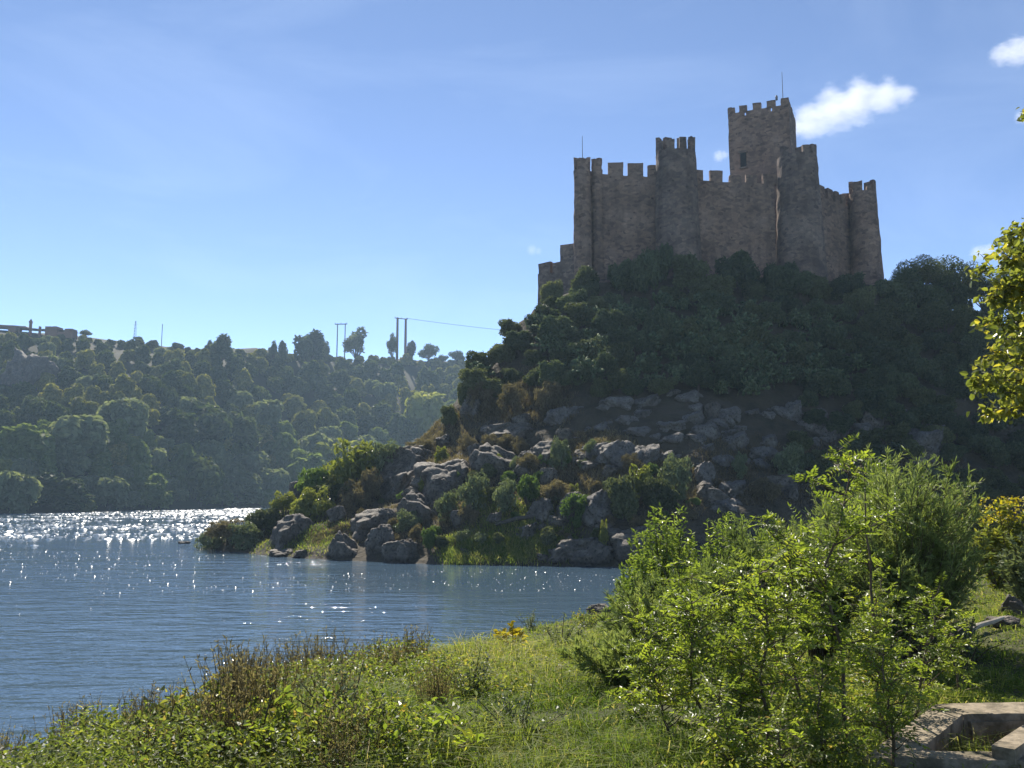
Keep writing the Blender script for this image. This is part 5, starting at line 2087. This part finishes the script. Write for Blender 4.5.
def sapling(seed, h, n_br, label, loc, lean=(0, 0), leaf=(.030, .046), pin=(5, 8), r0=.012, kind='pinnate', spread=.30, first=.12, m='l_near'):
    """false acacia sapling: an upright stem, whippy shoots, feather-like leaves"""
    rng = np.random.default_rng(seed)
    root = empty('sapling', loc, label, 'sapling')
    ms, mf = MB(), MB()
    k = 11
    t = np.linspace(0, 1, k)[:, None]
    wob = np.cumsum(rng.normal(size=(k, 2)) * .02 * h, 0)
    line = np.concatenate([t * h * lean[0] + wob[:, :1], t * h * lean[1] + wob[:, 1:], t * h], 1)
    line[0, 2] = -.06
    tube(ms, line, np.linspace(r0, r0 * .18, k), 6, .5)
    P, D, N, L, TT = [], [], [], [], []

    def leafset(A, d, tin):
        """a compound leaf from point A along d"""
        npair = int(rng.integers(pin[0], pin[1] + 1))
        ln = npair * rng.uniform(.020, .027)
        d = nrm(d)
        droop = np.array([0, 0, -1.]) * ln * rng.uniform(.05, .35)
        nn = nrm(rng.normal(size=3) * .45 + [0, 0, 1])
        side = nrm(np.cross(d, nn))
        u = np.linspace(.22, 1, npair)
        pos = A + d[None] * (u * ln)[:, None] + droop[None] * (u ** 2)[:, None]
        sticks(ms, [A], [pos[-1]], .0016, .001, .5)
        for sgn in (1, -1):
            P.append(pos)
            D.append(nrm(side[None] * sgn + d[None] * .35 + rng.normal(size=(npair, 3)) * .16))
            N.append(nrm(nn[None] + rng.normal(size=(npair, 3)) * .35))
            L.append(rng.uniform(leaf[0], leaf[1], npair) * (1 - .25 * u))
            TT.append(np.clip(tin + rng.normal(size=npair) * .12, 0, 1))
        P.append(pos[-1:]), D.append(d[None]), N.append(nn[None]), L.append(np.array([leaf[1] * .9])), TT.append(np.array([tin]))

    def along(a_line, n, t0, base_tint):
        kk = np.linspace(0, 1, len(a_line))
        for u in np.sort(rng.uniform(t0, 1, n)):
            A = np.array([np.interp(u, kk, a_line[:, j]) for j in range(3)])
            d = rng.normal(size=3) * [1, 1, .5] + [0, 0, .35]
            leafset(A, d, base_tint)

    for i in range(n_br):
        tb = rng.uniform(first, .93)
        A = np.array([np.interp(tb, t[:, 0], line[:, j]) for j in range(3)])
        a = rng.uniform(0, 6.28)
        ln = h * spread * rng.uniform(.5, 1.2) * (1.15 - .65 * tb)
        d = nrm(np.array([math.cos(a), math.sin(a), rng.uniform(.1, 1.0)]))
        q = np.linspace(0, 1, 5)[:, None]
        br = A + d * q * ln + np.array([0, 0, 1.]) * (q ** 2) * ln * rng.uniform(-.1, .35) + rng.normal(size=(5, 3)) * .012 * q
        tube(ms, br, np.linspace(r0 * .42, r0 * .1, 5), 4, .5)
        bt = np.clip(rng.normal(.45, .2), .05, .95)
        along(br, max(3, int(ln / .040)), .12, bt)
    along(line, int(h * 13), .3, .5)
    P, D, N, L, TT = map(np.concatenate, (P, D, N, L, TT))
    leaves(mf, P, D, N, L, L * .48, TT, .16, .12)
    ms.build('stems', M['bark_red'], root)
    mf.build('foliage', M[m], root)
    return root


# (column of the base, distance, row of the top, column of the top, branches, spread)
for i, (px, Y, tpy, tpx, nb, sp, lab) in enumerate((
        (757, 5.6, 560, 745, 24, .34, 'leafy sapling with a thin dark trunk left of the tallest one'),
        (843, 5.7, 448, 822, 22, .24, 'tallest leafy sapling with glossy leaves and a bare lower trunk'),
        (868, 6.4, 452, 858, 12, .20, 'slender sapling whose pale shoot tops the thicket'),
        (800, 6.2, 520, 790, 20, .30, 'dense sapling between the tallest sapling and the dark trunked one'),
        (705, 6.0, 590, 690, 22, .36, 'leafy sapling at the left side of the thicket'),
        (668, 5.8, 650, 650, 18, .40, 'low sapling spreading over the grass at the thicket left end'),
        (895, 6.6, 590, 925, 15, .32, 'sapling with feather leaves before the big dark feathery shrub'),
        (780, 7.4, 560, 770, 18, .30, 'sapling behind the dense one in the thicket middle'),
        (730, 7.2, 575, 720, 22, .34, 'sapling behind the left side of the thicket'),
        (880, 5.3, 640, 890, 16, .36, 'low sapling with bare twigs in front of the basin corner'),
        (812, 5.2, 660, 805, 18, .38, 'low leafy sapling at the bottom edge of the thicket'),
        (720, 5.1, 690, 715, 16, .42, 'lowest leafy sapling at the bottom left of the thicket'),
        (850, 8.0, 560, 880, 14, .28, 'sapling at the back of the thicket near the feathery shrubs'),
        (640, 6.6, 690, 625, 12, .42, 'small sapling in the pale grass left of the thicket'),
        (940, 7.6, 610, 945, 14, .34, 'small sapling right of the thicket over the shaded grass'),
        (770, 4.9, 720, 775, 12, .44, 'tiny sapling at the bottom edge by the dark trunk'),
        (690, 7.0, 560, 672, 20, .38, 'pale sapling at the back left of the thicket'),
        (735, 5.6, 640, 738, 18, .40, 'bushy low sapling under the dark trunked one'),
        (870, 5.9, 610, 868, 18, .38, 'bushy low sapling beside the bare trunk of the tallest'),
        (655, 8.0, 610, 640, 16, .40, 'pale sapling by the thin leaning feathery shrub'))):
    b = bank_base(px, Y)
    h = top_height(tpx, tpy, b)
    tx = at(tpx, tpy, Y)[0]
    sapling(900 + i, h, nb, lab, b, ((tx - b[0]) / h, 0), (.030, .046), (5, 8), .010 + .003 * h, 'pinnate', sp, .10 if i > 1 else .22)

# grass in the basin and around its rim
mb = MB()
rng = np.random.default_rng(31)
for (px, py), n, hh, z_ in (((940, 741), 150, .50, -.28), ((978, 742), 260, .62, -.28), ((1008, 738), 120, .5, -.28), ((930, 700), 80, .2, .0), ((1010, 768), 90, .16, .0), ((890, 768), 60, .15, .0)):
    c = onz(px, py, tz)
    c[2] = tz + z_
    P = c + np.stack([rng.normal(size=n) * .09, rng.normal(size=n) * .09, np.zeros(n) - .03], 1)
    blades(mb, P, nrm(rng.normal(size=(n, 3)) * .4 + [0, 0, 1]), rng.uniform(.5, 1.2, n) * hh, .007, rng.uniform(.2, 1, n), .7, rng)
tag(mb.build('grass', M['grass']), None, None, None, 'stuff')

# ------------------------------------------------------------------ tree overhanging from the right
ob = bank_base(1330, 8.2)
ot = empty('overhanging_tree', ob, 'tree at the right edge with yellowing broad leaves hanging over the view', 'tree')
rng = np.random.default_rng(61)
mt, mf = MB(), MB()
trunk = np.array([[0, 0, -.2], [.03, 0, 1], [-.06, .05, 2.2], [-.12, .02, 3.6], [-.2, .1, 5.2]])
tube(mt, trunk, [.17, .15, .13, .10, .05], 9)
Pl, Dl, Nl, Ll, Tl = [], [], [], [], []
ends = []
for px, py, dY in ((990, 300, .2), (982, 385, -.2), (1000, 410, .1), (985, 270, .3), (1016, 232, 0), (1010, 340, -.4), (1000, 360, .5), (1030, 300, .3), (1040, 400, 0), (1060, 250, .4), (1056, 225, -.3), (1040, 112, .2),
                   (1070, 340, -.3), (1100, 280, .2), (1120, 200, 0), (1140, 380, .3), (1180, 300, 0), (1010, 258, -.2), (1020, 380, .2), (1100, 190, .2), (1200, 150, .3), (1260, 250, 0), (1008, 285, .1), (1018, 318, -.1), (1000, 325, .2), (1015, 400, .2), (1022, 360, -.2), (1020, 250, .2), (1025, 280, 0), (1005, 395, -.3), (1030, 340, .1)):
    ends.append(at(px, py, 8.2 + dY) - ob)
for e in ends:
    zt = np.clip(e[2] - rng.uniform(.3, .9), 1.6, 5.0)
    A = np.array([np.interp(zt, trunk[:, 2], trunk[:, j]) for j in range(3)])
    q = np.linspace(0, 1, 8)[:, None]
    br = A + (e - A) * q + np.array([0, 0, 1.]) * (.35 * np.sin(q * np.pi)) + rng.normal(size=(8, 3)) * .03 * q
    tube(mt, br, np.linspace(.035, .005, 8), 5)
    for s_ in range(58):
        u = rng.uniform(.45, 1) if s_ > 3 else 1.0
        B = np.array([np.interp(u, q[:, 0], br[:, j]) for j in range(3)])
        d = nrm(rng.normal(size=3) * [1, 1, .7] + nrm(e - A) * .5)
        tl = rng.uniform(.08, .25)
        C = B + d * tl
        sticks(mt, [B], [C], .005, .002)
        n = int(rng.integers(7, 13))
        uu = rng.uniform(.2, 1, n)
        Pl.append(B + (C - B) * uu[:, None] + rng.normal(size=(n, 3)) * .03)
        Dl.append(nrm(rng.normal(size=(n, 3)) + d * .4 - np.array([0, 0, .3])))
        Nl.append(nrm(rng.normal(size=(n, 3)) * .7 + [0, 0, .8]))
        Ll.append(rng.uniform(.045, .085, n))
        Tl.append(np.clip(rng.normal(.5, .22) + rng.normal(size=n) * .18, 0, 1))
Pl, Dl, Nl, Ll, Tl = map(np.concatenate, (Pl, Dl, Nl, Ll, Tl))
leaves(mf, Pl, Dl, Nl, Ll, Ll * .72, Tl, .15, .2)
mt.build('trunk', M['bark'], ot)
mf.build('crown', M['l_plane'], ot)

# ------------------------------------------------------------------ clouds, beyond the air box
def cloud(px, py, w, h, Y, seed, label, puffs, dens=.012):
    """puffs: (dx, dy, r) in units of the cloud's half width"""
    c = at(px, py, Y)
    W = w * Y / FPX / 2
    me_v, me_f, n0 = [], [], 0
    mbx = MB()
    x0 = max(abs(q[0]) + q[2] for q in puffs) * W * 1.05
    z0 = max(abs(q[1]) + q[2] for q in puffs) * W * 1.05
    y0 = max(q[2] for q in puffs) * W * 1.05
    box(mbx, (0, 0, 0), (2 * x0, 2 * y0, 2 * z0))
    m = bpy.data.materials.new('cloud_vapour')
    m.use_nodes = True
    n, l = m.node_tree.nodes, m.node_tree.links
    n.clear()
    out = n.new('ShaderNodeOutputMaterial')
    v = n.new('ShaderNodeVolumePrincipled')
    v.inputs['Color'].default_value = (.99, .99, 1, 1)
    v.inputs['Anisotropy'].default_value = .25
    tc = n.new('ShaderNodeTexCoord')
    nz = n.new('ShaderNodeTexNoise')
    nz.inputs['Scale'].default_value = 5.0 / W
    nz.inputs['Detail'].default_value = 6
    nz.inputs['Roughness'].default_value = .68
    mpc = n.new('ShaderNodeMapping')
    mpc.inputs['Scale'].default_value = (.6, 1, 1.15)
    mpc.inputs['Rotation'].default_value = (0, .25, 0)
    l.new(tc.outputs['Object'], mpc.inputs[0])
    l.new(mpc.outputs[0], nz.inputs['Vector'])
    cur = None
    for dx, dz, r in puffs:
        d = n.new('ShaderNodeVectorMath')
        d.operation = 'DISTANCE'
        l.new(tc.outputs['Object'], d.inputs[0])
        d.inputs[1].default_value = (dx * W, 0, dz * W)
        mr = n.new('ShaderNodeMapRange')
        mr.inputs['From Min'].default_value = 0
        mr.inputs['From Max'].default_value = r * W
        mr.inputs['To Min'].default_value = 1
        mr.inputs['To Max'].default_value = 0
        l.new(d.outputs['Value'], mr.inputs['Value'])
        if cur is None:
            cur = mr.outputs[0]
        else:
            mx = n.new('ShaderNodeMath')
            mx.operation = 'MAXIMUM'
            l.new(cur, mx.inputs[0])
            l.new(mr.outputs[0], mx.inputs[1])
            cur = mx.outputs[0]
    # density = clamp((falloff + (noise - .5) * k - edge) * gain)
    a = n.new('ShaderNodeMath')
    a.operation = 'MULTIPLY_ADD'
    l.new(nz.outputs[0], a.inputs[0])
    a.inputs[1].default_value = 1.5
    l.new(cur, a.inputs[2])
    b_ = n.new('ShaderNodeMapRange')
    b_.inputs['From Min'].default_value = .98
    b_.inputs['From Max'].default_value = 1.42
    b_.inputs['To Min'].default_value = 0
    b_.inputs['To Max'].default_value = dens
    l.new(a.outputs[0], b_.inputs['Value'])
    g = n.new('ShaderNodeMath')      # nothing at the box faces
    g.operation = 'MULTIPLY'
    st = n.new('ShaderNodeMath')
    st.operation = 'GREATER_THAN'
    l.new(cur, st.inputs[0])
    st.inputs[1].default_value = .02
    l.new(b_.outputs[0], g.inputs[0])
    l.new(st.outputs[0], g.inputs[1])
    l.new(g.outputs[0], v.inputs['Density'])
    l.new(v.outputs[0], out.inputs['Volume'])
    o = mbx.build('cloud', m)
    o.location = c
    tag(o, label, 'cloud')
    return o


CY = 2400
cloud(855, 106, 150, 70, CY, 1, 'largest white cloud, stretching right from behind the keep', [(-.62, -.22, .34), (-.3, -.05, .42), (.05, .08, .42), (.4, .13, .34), (.7, .16, .22), (-.85, -.3, .2)])
cloud(719, 156, 22, 18, CY, 2, 'small white cloud fragment at the left of the keep', [(0, 0, .8), (.5, .1, .6)])
cloud(1014, 54, 66, 46, CY, 3, 'white cloud cut by the right edge of the sky', [(-.4, 0, .5), (.1, .1, .65), (.6, .2, .7)])
cloud(1022, 118, 26, 30, CY, 4, 'little white cloud below the cloud at the right edge', [(0, .1, .8), (.5, .1, .7)])
cloud(982, 253, 34, 18, CY, 5, 'low white cloud above the trees right of the castle', [(-.2, 0, .7), (.4, .1, .7)])
cloud(534, 250, 22, 12, CY, 6, 'tiny faint cloud left of the castle', [(-.2, 0, .7), (.4, -.1, .5)], .006)
